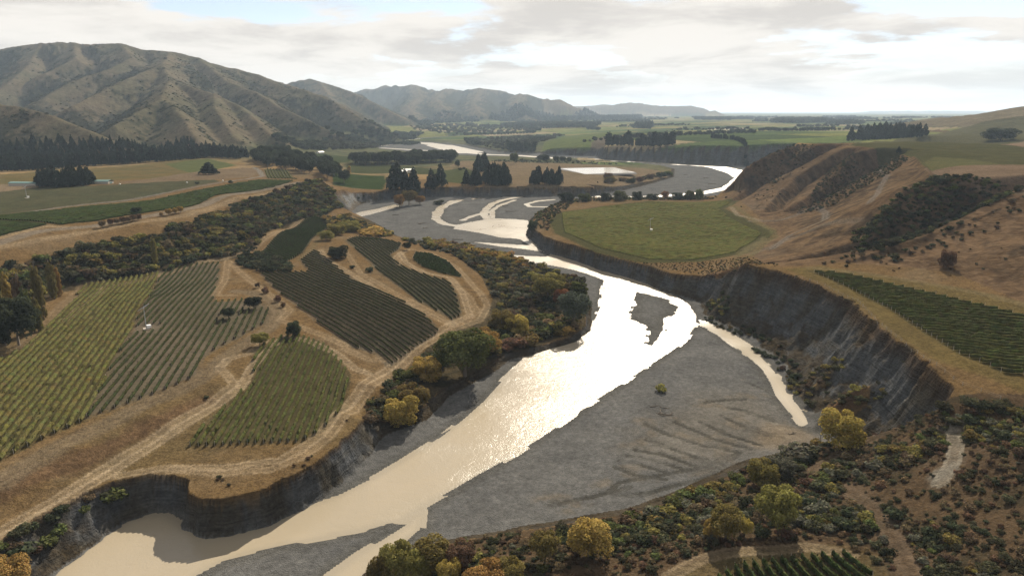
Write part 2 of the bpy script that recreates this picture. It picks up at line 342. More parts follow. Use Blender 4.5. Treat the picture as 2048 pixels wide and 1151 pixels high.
# rills: the fan of little channels on the wide bar
RILLS = [[(1610, 905), (1500, 930), (1400, 962), (1340, 975), (1290, 990), (1215, 985)], [(1215, 985), (1240, 965), (1300, 955), (1420, 935), (1480, 905)],
    [(1480, 905), (1400, 890), (1330, 868), (1290, 848)], [(1440, 935), (1360, 905), (1300, 880)], [(1400, 938), (1330, 912), (1270, 900)], [(1365, 940), (1300, 920), (1255, 912)],
    [(1520, 890), (1450, 868), (1400, 845)], [(1540, 870), (1480, 850), (1440, 832)], [(1545, 840), (1490, 820), (1455, 815)], [(1410, 805), (1450, 800), (1490, 798)], [(1330, 960), (1270, 950), (1230, 935)], [(1100, 1010), (1180, 995), (1260, 975)],
    [(1545, 782), (1500, 765)], [(1330, 945), (1275, 930), (1240, 922)], [(1500, 898), (1430, 880), (1380, 858), (1350, 845)]]
rill = np.full(N, 30.0)
for p in RILLS:
    rill = np.minimum(rill, line_dist(X, Y, [P(a, b, 0.6) for a, b in p], 30))
rill = np.abs(rill + fbm(X, Y, 14, 3, 77) * 1.6)
nearv = R < 700
g1 = np.zeros(N); g1[nearv] = fbm(X[nearv], Y[nearv], 1.6, 2, 31) * 0.05 * sstep(0, 6, DW[nearv]) + fbm(X[nearv], Y[nearv], 7, 2, 36) * 0.07 * sstep(.3, 6, np.abs(DW[nearv]))
LOW = np.clip(np.where(DW < 0, DW * 0.11, DW * 0.055), -1.6, 0.55) + np.clip((DW - 8) * 0.012, 0, 0.6) + fbm(X, Y, 30, 3, 33) * 0.22 * sstep(1, 14, DW) + g1
LOW -= (0.22 + .16 * fbm(X, Y, 12, 2, 38)) * np.exp(-(rill / 0.6) ** 2) * (DW > 2)
LOW = np.where(DW > 0, np.maximum(LOW, np.minimum(DW * .03, .07)), LOW)

H = HIGH.copy()
out_n = near & (LOWPOLY_D > 0)
s_ = np.zeros(N); s_[near] = np.clip(sd_ / np.maximum(rim_w, 1), 0, 1)
prof = 1 - (1 - s_) ** (1.7 + .6 * sstep(80, 110, X) * (Y < 460))
rz = np.zeros(N); rz[near] = rim_z
fadeh = np.where(s_ > 0, rz * np.clip(sd_.min() * 0 + 1, 1, 1), H)
H = np.where(out_n, rz + (LOW - rz) * prof, H)
cb = fbm(X, Y, 7, 3, 45); H = H + np.where(out_n, (cb * 1.6 + ridged(X, Y, 11, 3, 47) * .3) * 4 * s_ * (1 - s_) * np.clip(rz / 14, .2, 1.4), 0)
cliffmask = np.where(out_n, (s_ < 0.93) * 1.0, 0.0)
# ground roughness of the land
land = ~out_n
H[land] += (fbm(X[land], Y[land], 60, 3, 41) * 0.7 + fbm(X[land], Y[land], 9, 2, 43) * 0.22) * np.clip(0.4 + R[land] / 900, 0, 2)

RELH = np.zeros(N)          # height above the plain, for the hills
hillm = np.zeros(N)
wx = X + fbm(X, Y, 420, 3, 51) * 110 * sstep(900, 2200, R) + fbm(X, Y, 40, 3, 53) * 7 * (1 - sstep(900, 2000, R))
wy = Y + fbm(X, Y, 420, 3, 61) * 110 * sstep(900, 2200, R) + fbm(X, Y, 40, 3, 63) * 7 * (1 - sstep(900, 2000, R))
base0 = H.copy()
CREST = np.full(N, 1e6)
for k, (pts, sl) in enumerate(RIDGES):
    pts = np.array(pts); sl = sl * (1.4 if k < 15 else 1.2 if k < 20 else 1.0)
    small = k >= len(RIDGES) - 7
    reach = (pts[:, 2].max() + 5) / sl * 1.25 + 40
    lo = pts[:, :2].min(0) - reach; hi = pts[:, :2].max(0) + reach
    m = (X > lo[0]) & (X < hi[0]) & (Y > lo[1]) & (Y < hi[1])
    if not m.any(): continue
    # warp fades out on the crest so that the skyline keeps its place
    d0, _, _ = seg_nearest(X[m], Y[m], pts, False)
    f = sstep(0, 260 if not small else 30, d0)
    xx = X[m] + (wx[m] - X[m]) * f; yy = Y[m] + (wy[m] - Y[m]) * f
    d, bi, bt = seg_nearest(xx, yy, pts, False)
    zc = pts[bi, 2] * (1 - bt) + pts[bi + 1, 2] * bt
    if small:
        h = zc - sl * np.maximum(d - 0.6, 0)
        kk = 2.0
    else:
        rel = np.maximum(zc - base0[m], 1)
        rd = 5 + zc * 0.012
        h = zc - sl * (np.sqrt(d * d + rd * rd) - rd) * (1.0 - 0.25 * np.clip(d * sl / rel, 0, 1))
        kk = 9.0 if k < 20 else 4.0
    a = H[m]
    hh = np.clip(0.5 + 0.5 * (h - a) / kk, 0, 1)
    Hn = a * (1 - hh) + h * hh + kk * hh * (1 - hh)
    H[m] = Hn
    up = h > a - kk
    CREST[m] = np.where(up & (d < CREST[m]), d, CREST[m])
    if not small:
        hillm[m] = np.maximum(hillm[m], sstep(3, 16, Hn - base0[m]))
    else:
        cliffmask[m] = np.maximum(cliffmask[m] * (h < a + 0.5), 0)
RELH = H - base0
bigm = hillm > 0
xb, yb, rb = X[bigm], Y[bigm], RELH[bigm]
amp = np.clip(rb / 120, 0, 1) * sstep(0, 120, CREST[bigm])
H[bigm] += (ridged(xb, yb, 300, 4, 71, .55) * 36 + ridged(xb, yb, 110, 4, 75, .55) * 17 + ridged(xb, yb, 48, 3, 78) * 4.5) * amp
H[bigm] += fbm(xb, yb, 45, 3, 79) * 3.0 * np.clip(rb / 60, 0, 1)
# gullies cut back into the scarp right of the river
A_, B_, Cc_ = [np.array(RIDGES[-7 + i][0]) for i in range(3)]
def mid(a, b, z): return [((p[0] + q[0]) / 2, (p[1] + q[1]) / 2, zz_) for p, q, zz_ in zip(a, b, z)]
VALLEYS = [(mid(A_, B_, (42, 23, 12, 8, 4)), 1.45), (mid(B_, Cc_, (54, 34, 20, 14, 10)), 1.2),
    (rZ((1800, 335, 48), (1783, 345, 42), (1740, 372, 28.5), (1677, 407, 19), (1620, 428, 15.5), (1581, 436, 14.5)), 1.45),
    ([(395, 502, 54), (375, 492, 46), (318, 472, 34), (258, 426, 28), (215, 406, 24), (165, 402, 18), (127, 400, 12)], 1.2)]
vm = (X > 90) & (R < 1300) & (Y > 330)
for pts, sl in VALLEYS:
    pts = np.array(pts); d, bi, bt = seg_nearest(X[vm] * .5 + wx[vm] * .5, Y[vm] * .5 + wy[vm] * .5, pts, False)
    z = pts[bi, 2] * (1 - bt) + pts[bi + 1, 2] * bt + sl * (np.sqrt(d * d + 9) - 3)
    a = H[vm]; hh = np.clip(.5 + .5 * (a - z) / 3, 0, 1)
    b = z * hh + a * (1 - hh) - 3 * hh * (1 - hh)
    RELH[vm] = np.maximum(RELH[vm], np.clip(a - b, 0, 30) + (z < a + 12) * 3)
    H[vm] = b
# the scarp right of the river: gullied faces
sc = (X > 90) & (R < 1400) & (RELH > 0.4) & (hillm == 0)
H[sc] += ridged(X[sc] + .35 * Y[sc], Y[sc] * .6, 20, 4, 83) * 2.6 * np.clip(RELH[sc] / 10, 0, 1)
# carve the far river through its flats
cut = (R > 900) & (DW < 30) & (H < 12) & ~out_n
H[cut] = np.minimum(H[cut], np.maximum(DW[cut] * 0.12, -1.0) + 0.02)
Hg = H.reshape(NR, NC)

def hgt(x, y):
    """terrain height under plan points"""
    x = np.asarray(x, float); y = np.asarray(y, float)
    r = np.hypot(x, y); t = np.arctan2(x, y)
    i = np.clip(np.searchsorted(RS, r) - 1, 0, NR - 2); j = np.clip(np.searchsorted(TH, t) - 1, 0, NC - 2)
    a = np.clip((r - RS[i]) / (RS[i + 1] - RS[i]), 0, 1); b = np.clip((t - TH[j]) / (TH[j + 1] - TH[j]), 0, 1)
    return (Hg[i, j] * (1 - a) + Hg[i + 1, j] * a) * (1 - b) + (Hg[i, j + 1] * (1 - a) + Hg[i + 1, j + 1] * a) * b
def at(px, py):
    """the first ground point seen at a pixel of the photograph"""
    u, y, d = ray(px, py); h = math.hypot(u, y); s = d / h; t = math.atan2(u, y)
    j = int(np.clip(np.searchsorted(TH, t) - 1, 0, NC - 2)); b = (t - TH[j]) / (TH[j + 1] - TH[j])
    colh = Hg[:, j] * (1 - b) + Hg[:, j + 1] * b
    f = colh - (CAM_Z + s * RS)
    k = np.nonzero(f >= 0)[0]
    if len(k) == 0: r = RS[-1]; 
    else:
        k = k[0]
        r = RS[k] if k == 0 else RS[k - 1] + (RS[k] - RS[k - 1]) * (-f[k - 1]) / (f[k] - f[k - 1] + 1e-9)
    x, yy = r * math.sin(t), r * math.cos(t)
    return (x, yy, float(hgt(x, yy)))

# ------------------------------------------------------------------ land cover: the surface's own colour and a class for each place
rX, rY = X, Y
gy, gx = np.gradient(Hg, axis=0), np.gradient(Hg, axis=1)
slope_r = gy / np.gradient(RS)[:, None]; slope_t = gx / (np.gradient(TH)[None, :] * RS[:, None])
SLOPE = np.hypot(slope_r, slope_t).ravel()
C = np.zeros((N, 3)); CLS = np.zeros(N, np.int32)      # 0 dry ground 1 riverbed 2 cliff 3 hill 4 plain 5 track 6 field
def mixc(mask, col):
    m = np.clip(mask, 0, 1)[:, None]; C[:] = C * (1 - m) + np.array(col) * m
nb = fbm(X, Y, 38, 4, 101); nm = fbm(X, Y, 11, 4, 105); nl = fbm(X, Y, 170, 4, 109)
nbd = fbm(X, Y, 700, 4, 113)
C[:] = (.200, .128, .056)
mixc(sstep(-.1, .5, nb) * .6, (.225, .168, .100)); mixc(sstep(.0, .5, nm) * .55, (.125, .088, .048)); mixc(sstep(.1, .45, nl) * .4, (.135, .118, .056))
# plain beyond
far = R > 1050
pl = sstep(1000, 1500, R)
mixc(pl, (.085, .085, .042)); mixc(pl * sstep(0, .4, nl), (.062, .07, .036)); mixc(pl * sstep(.1, .4, fbm(X, Y, 60, 3, 119)), (.04, .045, .027))
CLS[far & (hillm < .5)] = 4
# strips of farmland on the far right plain
fr = ((X > 150) & (R > 1500) | (X > -700) & (R > 2700)) & (hillm < .5)
ang = math.radians(14)
fu = (X * math.cos(ang) + Y * math.sin(ang)); fv = (-X * math.sin(ang) + Y * math.cos(ang))
cell_v = np.floor(fv / 210 + .25 * perlin(fu / 900, fv / 900, 5)).astype(np.int64)
cell_u = np.floor(fu / 340 + (cell_v * 0.37)).astype(np.int64)
hh_ = _h(cell_u, cell_v, 3) / 65535.0
pal = np.array([(.10, .13, .035), (.15, .155, .045), (.065, .09, .03), (.19, .165, .065), (.05, .07, .028), (.13, .145, .045), (.26, .21, .12)])
fc = pal[(hh_ * 6.99).astype(int)]
m = fr & (~out_n)
C[m] = fc[m] * (0.9 + 0.25 * nb[m, None])
mixc(fr * (np.abs((fv / 210) % 1 - .5) > .47) * .8, (.040, .048, .026))
mixc(fr * (np.abs((fu / 340 + cell_v * .37) % 1 - .5) > .485) * .8, (.040, .048, .026))
# hills: dry grass with dark scrub in the hollows
hm = hillm > 0.02
hs = fbm(X, Y, 120, 5, 131, .62); hs2 = fbm(X, Y, 28, 4, 137, .6)
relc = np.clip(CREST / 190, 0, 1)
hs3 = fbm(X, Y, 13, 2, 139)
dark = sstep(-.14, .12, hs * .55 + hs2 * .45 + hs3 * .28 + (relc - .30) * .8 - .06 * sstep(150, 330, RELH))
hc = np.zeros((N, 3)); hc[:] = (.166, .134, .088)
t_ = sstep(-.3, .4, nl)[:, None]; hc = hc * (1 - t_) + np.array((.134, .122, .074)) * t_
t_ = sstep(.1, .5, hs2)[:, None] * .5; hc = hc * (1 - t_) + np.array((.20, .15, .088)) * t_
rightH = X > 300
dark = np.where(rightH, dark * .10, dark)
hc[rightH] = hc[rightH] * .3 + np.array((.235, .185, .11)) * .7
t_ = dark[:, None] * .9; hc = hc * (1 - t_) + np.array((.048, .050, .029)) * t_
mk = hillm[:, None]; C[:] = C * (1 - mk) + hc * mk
CLS[hillm >= .5] = 3
# scarp on the right: dry grass, bare earth, scrub
scm = sstep(.5, 4, RELH) * (hillm < .02) * (X > 60)
mixc(scm, (.150, .092, .050)); mixc(scm * sstep(0, .4, nm + .4 * nb), (.095, .060, .036)); mixc(scm * sstep(.05, .4, fbm(X, Y, 5, 3, 141)) * .5, (.205, .135, .078))
CLS[scm > .4] = 3
bR = inside(X, Y, [P(a, b, z) for a, b, z in [(1640, 505, 30), (1740, 430, 36), (1850, 355, 64), (2060, 355, 64), (2300, 360, 66), (2300, 560, 36), (2048, 600, 34), (1900, 545, 33), (1680, 528, 30)]])
mixc(bR * .85, (.125, .068, .038)); mixc(bR * sstep(0, .4, nm) * .7, (.080, .048, .029)); mixc(bR * sstep(.1, .4, fbm(X, Y, 5, 3, 141)) * .4, (.19, .115, .065))
apron = inside(X, Y, [at(a, b) for a, b in [(1440, 394), (1500, 352), (1598, 290), (1690, 300), (1826, 314), (1856, 335), (1862, 356), (2015, 365), (2046, 372)]] + [(520, 480, 60), (520, 260, 40)] + [P(a, b, z) for a, b, z in [(2048, 600, 34), (1900, 546, 33), (1680, 530, 30), (1560, 532, 30), (1500, 512, 14), (1552, 474, 13.5), (1480, 404, 12)]])
apron &= hillm < .02
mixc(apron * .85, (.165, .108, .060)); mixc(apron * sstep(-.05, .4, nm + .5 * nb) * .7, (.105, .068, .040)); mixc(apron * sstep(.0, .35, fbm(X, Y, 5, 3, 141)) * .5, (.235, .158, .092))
mixc(apron * sstep(.25, .5, SLOPE + nm * .2) * sstep(-.2, .3, nb + nm) * .6, (.052, .042, .028))  # steep faces painted darker: scrub colour that also stands in for gully shade
mixc(apron * sstep(-.05, .3, nl) * (Y > 430) * sstep(.45, .2, SLOPE) * .5, (.150, .125, .095))
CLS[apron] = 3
# bush slope in the near right corner
bc = inside(X, Y, [P(a, b, z) for a, b, z in [(1640, 890, 5), (1730, 868, 9), (1800, 850, 16), (1900, 805, 26), (1990, 790, 30), (2400, 800, 32), (2400, 1400, 25), (700, 1400, 8), (735, 1168, 4), (900, 1087, 4), (1100, 1054, 4), (1280, 1024, 4), (1400, 978, 4), (1530, 920, 4)]])
mixc(bc * .85, (.098, .068, .042)); mixc(bc * sstep(-.1, .35, nm) * .8, (.060, .050, .030)); mixc(bc * sstep(.1, .4, nb) * .5, (.130, .088, .055))
# flats under the bush beside the river
bf = inside(X, Y, [P(a, b, z) for a, b, z in [(742, 838, 5), (800, 765, 5), (870, 690, 6), (950, 640, 6), (985, 600, 7), (960, 548, 7), (900, 505, 5), (850, 490, 4), (780, 466, 4), (700, 430, 6), (740, 440, 4), (850, 487, 3), (1010, 511, 3), (1100, 538, 2.5), (1170, 565, 2.3), (1170, 655, 2.3), (1080, 689, 2.3), (960, 738, 2.5), (880, 780, 2.5), (835, 825, 2.5)]])
mixc(bf * .85, (.085, .072, .043)); mixc(bf * sstep(-.1, .35, nm) * .7, (.050, .046, .029))
# bush on the left scarp
bl = inside(X, Y, [P(a, b, z) for a, b, z in [(-300, 560, 33), (0, 520, 33), (100, 497, 33), (200, 476, 33), (300, 460, 33), (400, 432, 33), (480, 401, 33), (560, 377, 33), (640, 362, 30), (690, 412, 10), (640, 436, 12), (560, 460, 12), (480, 515, 13.5), (330, 545, 14), (130, 582, 15), (0, 650, 15), (-300, 705, 15)]])
mixc(bl * .85, (.062, .052, .032)); mixc(bl * sstep(0, .4, nm) * .6, (.10, .078, .045))
# the small bank between the two terraces
bk = sdf(X, Y, [P(a, b, z) for a, b, z in [(-60, 985, 14.2), (150, 900, 14.2), (300, 830, 14), (420, 778, 13.6), (440, 792, 12), (330, 858, 10.8), (160, 945, 10.8), (-60, 1035, 10.8)]], 30)
mixc(sstep(1.2, -1.5, bk + nm * 2) * .8, (.155, .094, .050)); mixc(sstep(1.2, -1.5, bk + nm * 2) * sstep(0, .3, fbm(X, Y, 3, 2, 151)) * .5, (.105, .066, .038))

fields = []
def field(px, z, col, col2=None, edge=1.0, cls=6, var=.35):
    pts = [P(a, b, z) if z is not None else at(a, b) for a, b in px]
    d = sdf(X, Y, pts, 20)
    m = sstep(edge, -edge, d + nm * edge)
    mixc(m, col)
    if col2 is not None: mixc(m * sstep(-.25, .35, nb), col2)
    CLS[(d < 0) & (CLS != 2) & (hillm < .5)] = cls
    fields.append((pts, d))
    return pts
# upper left terrace
field([(-300, 395), (-300, 352), (0, 349), (70, 344), (200, 337), (414, 319), (474, 331), (428, 340), (301, 363), (220, 366), (60, 372)], 33, (.165, .122, .045), (.130, .112, .045))
field([(330, 330), (414, 319), (474, 331), (428, 340), (380, 348)], 33, (.105, .118, .040))
field([(428, 340), (512, 334), (514, 347), (500, 358), (440, 364), (300, 374), (240, 371), (301, 362)], 33, (.205, .152, .092), (.175, .125, .075), cls=0)
field([(-100, 372), (60, 371), (80, 379), (0, 390), (-100, 398)], 33, (.235, .175, .110), cls=0)
field([(-300, 408), (0, 388), (90, 378), (180, 377), (430, 365), (440, 369), (250, 404), (0, 431), (-300, 470)], 33, (.092, .088, .046), (.075, .078, .040))
UL = field([(-300, 480), (0, 436), (257, 409), (440, 378), (514, 366), (586, 363), (560, 371), (428, 394), (370, 417), (284, 434), (192, 452), (120, 461), (0, 449), (-300, 480)], 33, (.048, .056, .022), (.040, .048, .020), edge=.6)
UL2 = field([(-300, 545), (-300, 490), (0, 455), (95, 462), (0, 486)], 33, (.048, .056, .022), edge=.6)
SB = field([(530, 336), (574, 336), (596, 358), (535, 361)], 33, (.10, .095, .05))
# mid flats
field([(664, 357), (770, 353), (772, 366), (765, 379), (668, 380)], 13, (.038, .060, .014), (.045, .066, .018))
field([(560, 312), (640, 303), (705, 306), (700, 316), (640, 330), (600, 335)], 26, (.055, .070, .024))
field([(690, 338), (760, 333), (820, 333), (890, 338), (880, 348), (780, 346), (700, 350)], 13, (.070, .078, .030))
field([(885, 340), (930, 332), (952, 340), (968, 362), (930, 368), (880, 362)], 13, (.075, .085, .030))
field([(900, 330), (925, 318), (1000, 316), (1180, 322), (1300, 327), (1338, 337), (1335, 348), (1290, 360), (1225, 371), (1100, 373), (970, 373), (955, 345), (935, 334)], 13, (.225, .165, .098), (.195, .145, .082), cls=0)
field([(1075, 303), (1090, 285), (1130, 272), (1215, 268), (1260, 270), (1205, 290), (1150, 297), (1095, 297)], 20, (.13, .155, .042), (.10, .125, .038))
field([(1180, 296), (1192, 284), (1222, 279), (1215, 292), (1208, 300)], 22, (.15, .12, .085), cls=0)
field([(1414, 257), (1424, 254), (1494, 254), (1486, 257.5)], 45, (.62, .55, .44), edge=.5)
# round terrace by the river
field([(1100, 440), (1118, 416), (1200, 404), (1330, 397), (1462, 397), (1478, 404), (1448, 418), (1490, 440), (1550, 472), (1500, 512), (1400, 524), (1290, 523), (1190, 501), (1108, 464)], 12, (.085, .082, .032), cls=0)
RD = field([(1126, 442), (1124, 418), (1200, 406), (1330, 399), (1440, 399), (1462, 404), (1436, 416), (1458, 436), (1522, 470), (1470, 508), (1390, 519), (1300, 517), (1200, 494), (1130, 462)], 12, (.058, .060, .022), (.050, .054, .020))
field([(1468, 520), (1500, 512), (1545, 480), (1525, 474), (1475, 508)], 13, (.16, .135, .068), cls=0)
# terrace on the big cliff
field([(1570, 536), (1640, 532), (1800, 562), (1950, 590), (2100, 630), (2400, 690), (2400, 900), (2048, 788), (1950, 752), (1880, 728), (1800, 676), (1725, 610), (1650, 566)], 30.5, (.165, .122, .045), (.145, .108, .042), cls=0)
RT = field([(1618, 541), (1700, 553), (1800, 577), (1900, 603), (2060, 642), (2500, 750), (2500, 900), (2048, 757), (2010, 756), (1920, 715), (1850, 668), (1780, 620), (1700, 575)], 30.5, (.085, .080, .034))
# plateau
field([(1700, 296), (1740, 284), (1860, 281), (2060, 281), (2400, 285), (2400, 345), (2060, 330), (1950, 333), (1860, 335), (1838, 318), (1830, 311), (1760, 303)], 66, (.088, .082, .034), (.075, .075, .030))
field([(1840, 318), (1870, 312), (1950, 318), (2000, 326), (1900, 334), (1856, 333)], 66, (.125, .118, .046), (.105, .105, .042), cls=0)
field([(1690, 284), (1850, 262), (1960, 258), (2300, 262), (2300, 284), (2000, 284), (1800, 284)], 68, (.105, .098, .046), cls=0)
field([(2000, 290), (2060, 276), (2300, 270), (2300, 300), (2060, 296)], 68, (.235, .165, .11), cls=0)
field([(1850, 336), (1950, 334), (2060, 331), (2400, 345), (2400, 370), (2060, 366), (1870, 356)], 64, (.215, .152, .100), (.18, .125, .08), cls=0)
# near right corner terrace
field([(1270, 1200), (1330, 1135), (1400, 1110), (1480, 1098), (1600, 1084), (1700, 1098), (1745, 1125), (1770, 1200)], 14, (.155, .105, .055), (.115, .092, .042), cls=0)
BR = [P(a, b, 14) for a, b in [(1395, 1220), (1440, 1146), (1480, 1128), (1560, 1117), (1640, 1114), (1695, 1116), (1730, 1140), (1745, 1220)]]
# near left blocks (soil between the rows)
BA1 = field([(-120, 975), (0, 920), (172, 838), (310, 560), (322, 541), (170, 570), (60, 690), (-100, 770), (-300, 860)], 15, (.105, .092, .040))
BA2 = field([(172, 838), (300, 790), (397, 748), (405, 712), (440, 690), (532, 640), (538, 615), (515, 592), (425, 602), (440, 524), (390, 528), (322, 541), (300, 590)], 14.6, (.165, .135, .095), (.135, .115, .075))
BM = field([(522, 552), (530, 548), (620, 546), (601, 522), (630, 502), (672, 533), (700, 556), (800, 600), (850, 628), (877, 654), (850, 674), (776, 716), (752, 700), (705, 692), (640, 652), (560, 590)], 11.3, (.165, .132, .092), (.14, .118, .08))
BL = field([(373, 890), (420, 840), (508, 765), (508, 712), (560, 684), (600, 680), (648, 694), (680, 722), (697, 745), (690, 812), (640, 862), (600, 881), (500, 886)], 10.7, (.110, .092, .046), (.09, .082, .04))
BU = field([(692, 484), (715, 470), (762, 471), (802, 480), (796, 500), (780, 510), (800, 530), (862, 552), (898, 560), (912, 585), (922, 622), (904, 633), (840, 605), (770, 555), (725, 512)], 10.4, (.145, .125, .082), (.12, .11, .07))
BO = field([(826, 522), (832, 506), (860, 505), (898, 522), (925, 554), (880, 546), (845, 535)], 9, (.08, .078, .042))
BC = field([(521, 508), (545, 488), (575, 462), (620, 438), (655, 434), (662, 442), (640, 462), (622, 480), (605, 506), (575, 522), (545, 518)], 12.3, (.06, .062, .032))

# vehicle tracks and roads: pixel line, height (None: look it up), width in metres
TRACKS = []
def track(px, z, w, col, k=.85, cls=5, soft=.7):
    pts = [P(a, b, z) if z is not None else at(a, b) for a, b in px]
    d = line_dist(X, Y, pts, 14)
    mixc(sstep(w * .5 + soft + .6, w * .5 - soft * .3, d + nm * .9) * k * (.62 if w < 4.2 else .9), col)
    if w < 5.5: mixc(np.exp(-((d + nm * .25 - .85) / .42) ** 2) * sstep(900, 500, R) * k * (.55 + .4 * nb), [min(1, c * 1.25) for c in col])
    if cls is not None: CLS[(d < w * .5) & (CLS != 2)] = cls
    TRACKS.append(pts)
LT = (.35, .262, .160); GT_ = (.26, .23, .19); PALE = (.40, .31, .20)
track([(508, 334), (518, 340), (525, 352), (500, 362), (440, 371), (350, 386), (250, 402), (120, 417), (0, 433), (-200, 462)], 33, 4.5, (.24, .225, .20), soft=1.0)
track([(500, 365), (430, 372), (300, 395), (150, 413), (0, 429)], 33, 2.5, (.14, .095, .055), cls=None)
track([(-200, 540), (0, 495), (60, 478), (100, 470), (190, 459), (250, 447), (360, 424), (420, 402), (480, 386), (560, 371), (600, 364)], 33, 6, GT_, k=.7, soft=2)
track([(0, 488), (95, 464), (130, 464)], 33, 4, LT)
track([(-100, 520), (0, 500), (150, 472), (300, 444), (380, 428), (430, 406), (520, 384), (600, 366)], 33, 5, LT, k=.5, cls=None, soft=3)
Z = None
track([(0, 960), (60, 925), (170, 868), (300, 803), (400, 760), (425, 738), (440, 720), (470, 700), (540, 655), (556, 625), (540, 600), (500, 585), (470, 582)], Z, 5, (.195, .150, .095), k=.8, soft=1.5)
track([(0, 1078), (80, 1030), (170, 975), (260, 920), (340, 868), (410, 825), (480, 775), (500, 740), (520, 715), (545, 690), (572, 672), (620, 682), (670, 705), (712, 738), (735, 745)], Z, 2.2, PALE, k=.7)
track([(0, 1062), (110, 1000), (210, 935), (320, 868), (420, 808), (470, 770), (440, 735), (455, 718), (500, 706), (530, 680)], Z, 2.2, PALE, k=.6)
track([(300, 955), (350, 938), (450, 945), (540, 938), (600, 915), (660, 870), (720, 800), (760, 760), (830, 705), (890, 665), (960, 640), (975, 610), (945, 570), (915, 535), (860, 505), (820, 498), (790, 515), (800, 530)], Z, 2.4, LT, k=.75)
track([(240, 950), (330, 935), (450, 935), (560, 920), (640, 870), (700, 805), (745, 755), (820, 700), (880, 662), (905, 645)], Z, 2.0, PALE, k=.55)
track([(690, 690), (640, 668), (560, 640), (580, 620), (555, 600), (500, 560), (455, 520), (450, 560), (430, 590), (470, 590)], Z, 3.0, LT, k=.6)
track([(790, 715), (740, 720), (690, 698)], Z, 3, LT, k=.6)
track([(640, 500), (655, 520), (700, 545), (760, 582), (840, 620), (890, 645), (905, 642)], Z, 2.6, LT, k=.8)
track([(690, 500), (720, 545), (780, 580), (860, 622), (900, 645)], Z, 2.2, LT, k=.55)
track([(800, 505), (812, 525), (850, 545), (900, 555), (925, 585), (940, 630), (900, 650)], Z, 3.0, PALE, k=.7)
track([(900, 560), (935, 590), (955, 620), (930, 645)], Z, 2.2, LT, k=.6)
track([(130, 640), (210, 575), (300, 555), (380, 530), (450, 515), (490, 505), (540, 470), (600, 440), (640, 432)], Z, 4, LT, k=.75, soft=1.5)
track([(45, 690), (110, 625), (165, 572)], Z, 4, (.235, .172, .10), k=.8)
track([(650, 470), (620, 500), (600, 520)], Z, 3, (.17, .14, .07), k=.6)
track([(1545, 497), (1580, 470), (1618, 452), (1650, 440), (1652, 425), (1630, 412), (1560, 440), (1500, 442)], Z, 3.5, (.20, .18, .155), k=.8, soft=1.2)
track([(1500, 508), (1560, 485), (1640, 450), (1720, 440)], Z, 4, (.215, .185, .15), k=.5, soft=3)
track([(1740, 405), (1760, 375), (1775, 350), (1760, 340)], Z, 3, (.21, .19, .165), k=.8)
track([(1462, 414), (1475, 430), (1520, 440)], Z, 2.5, (.33, .28, .20), k=.8)
track([(1465, 398), (1460, 410), (1500, 435), (1545, 460), (1550, 475), (1500, 512), (1465, 522)], Z, 3, (.155, .14, .062), k=.7)
track([(1620, 535), (1720, 545), (1850, 565), (1980, 590), (2060, 612)], Z, 3.5, (.21, .165, .09), k=.7)
track([(1340, 1151), (1400, 1118), (1500, 1100), (1620, 1092), (1700, 1108)], Z, 1.6, (.28, .215, .135), k=.7)
track([(1690, 975), (1740, 1010), (1790, 1080), (1830, 1151), (1850, 1200)], Z, 4, (.150, .110, .075), k=.7, soft=2)
track([(1880, 965), (1905, 925), (1912, 895), (1905, 860)], Z, 1.2, (.36, .325, .26), k=.6, soft=1.5, cls=None)
track([(1600, 950), (1680, 905), (1760, 870)], Z, 2.0, (.155, .115, .08), k=.5)

# riverbed: grey gravel, silt where it is low, pale near the channels
rb = (LOWPOLY_D > 0) & (s_ > .86) | ((R > 900) & (H < 2.2) & (DW < 45) & (Y > 600))
gcol = np.zeros((N, 3)); gcol[:] = (.121, .120, .116)
def gm(mask, col):
    t = np.clip(mask, 0, 1)[:, None]; gcol[:] = gcol * (1 - t) + np.array(col) * t
gm(sstep(-.2, .4, fbm(X, Y, 25, 4, 161)) * .55, (.096, .097, .097)); gm(sstep(0, .4, fbm(X, Y, 3, 3, 163)) * .5, (.150, .149, .142))
silt = sdf(X, Y, [P(a, b, .6) for a, b in [(1310, 830), (1400, 790), (1500, 780), (1545, 800), (1600, 850), (1620, 880), (1540, 905), (1430, 940), (1300, 930), (1250, 900)]], 60)
gm(sstep(10, -14, silt + nm * 10) * .55, (.152, .136, .110)); gm(sstep(5, -2, sdf(X, Y, [P(a, b, .6) for a, b in [(1540, 850), (1600, 858), (1625, 875), (1560, 893), (1515, 890)]], 30)) * .8, (.185, .150, .108))
gm(np.exp(-(rill / .6) ** 2) * .75 * (DW > 2), (.050, .048, .040)); gm(np.exp(-((rill - 3) / 2.5) ** 2) * .4 * sstep(0, .3, nm), (.165, .130, .085))
gm(sstep(4.5, .2, DW + nm) * .6 * (DW > -.4), (.085, .082, .072))
rbm = rb * 1.0
mk = rbm[:, None]; C[:] = C * (1 - mk) + gcol * mk; CLS[rb] = 1
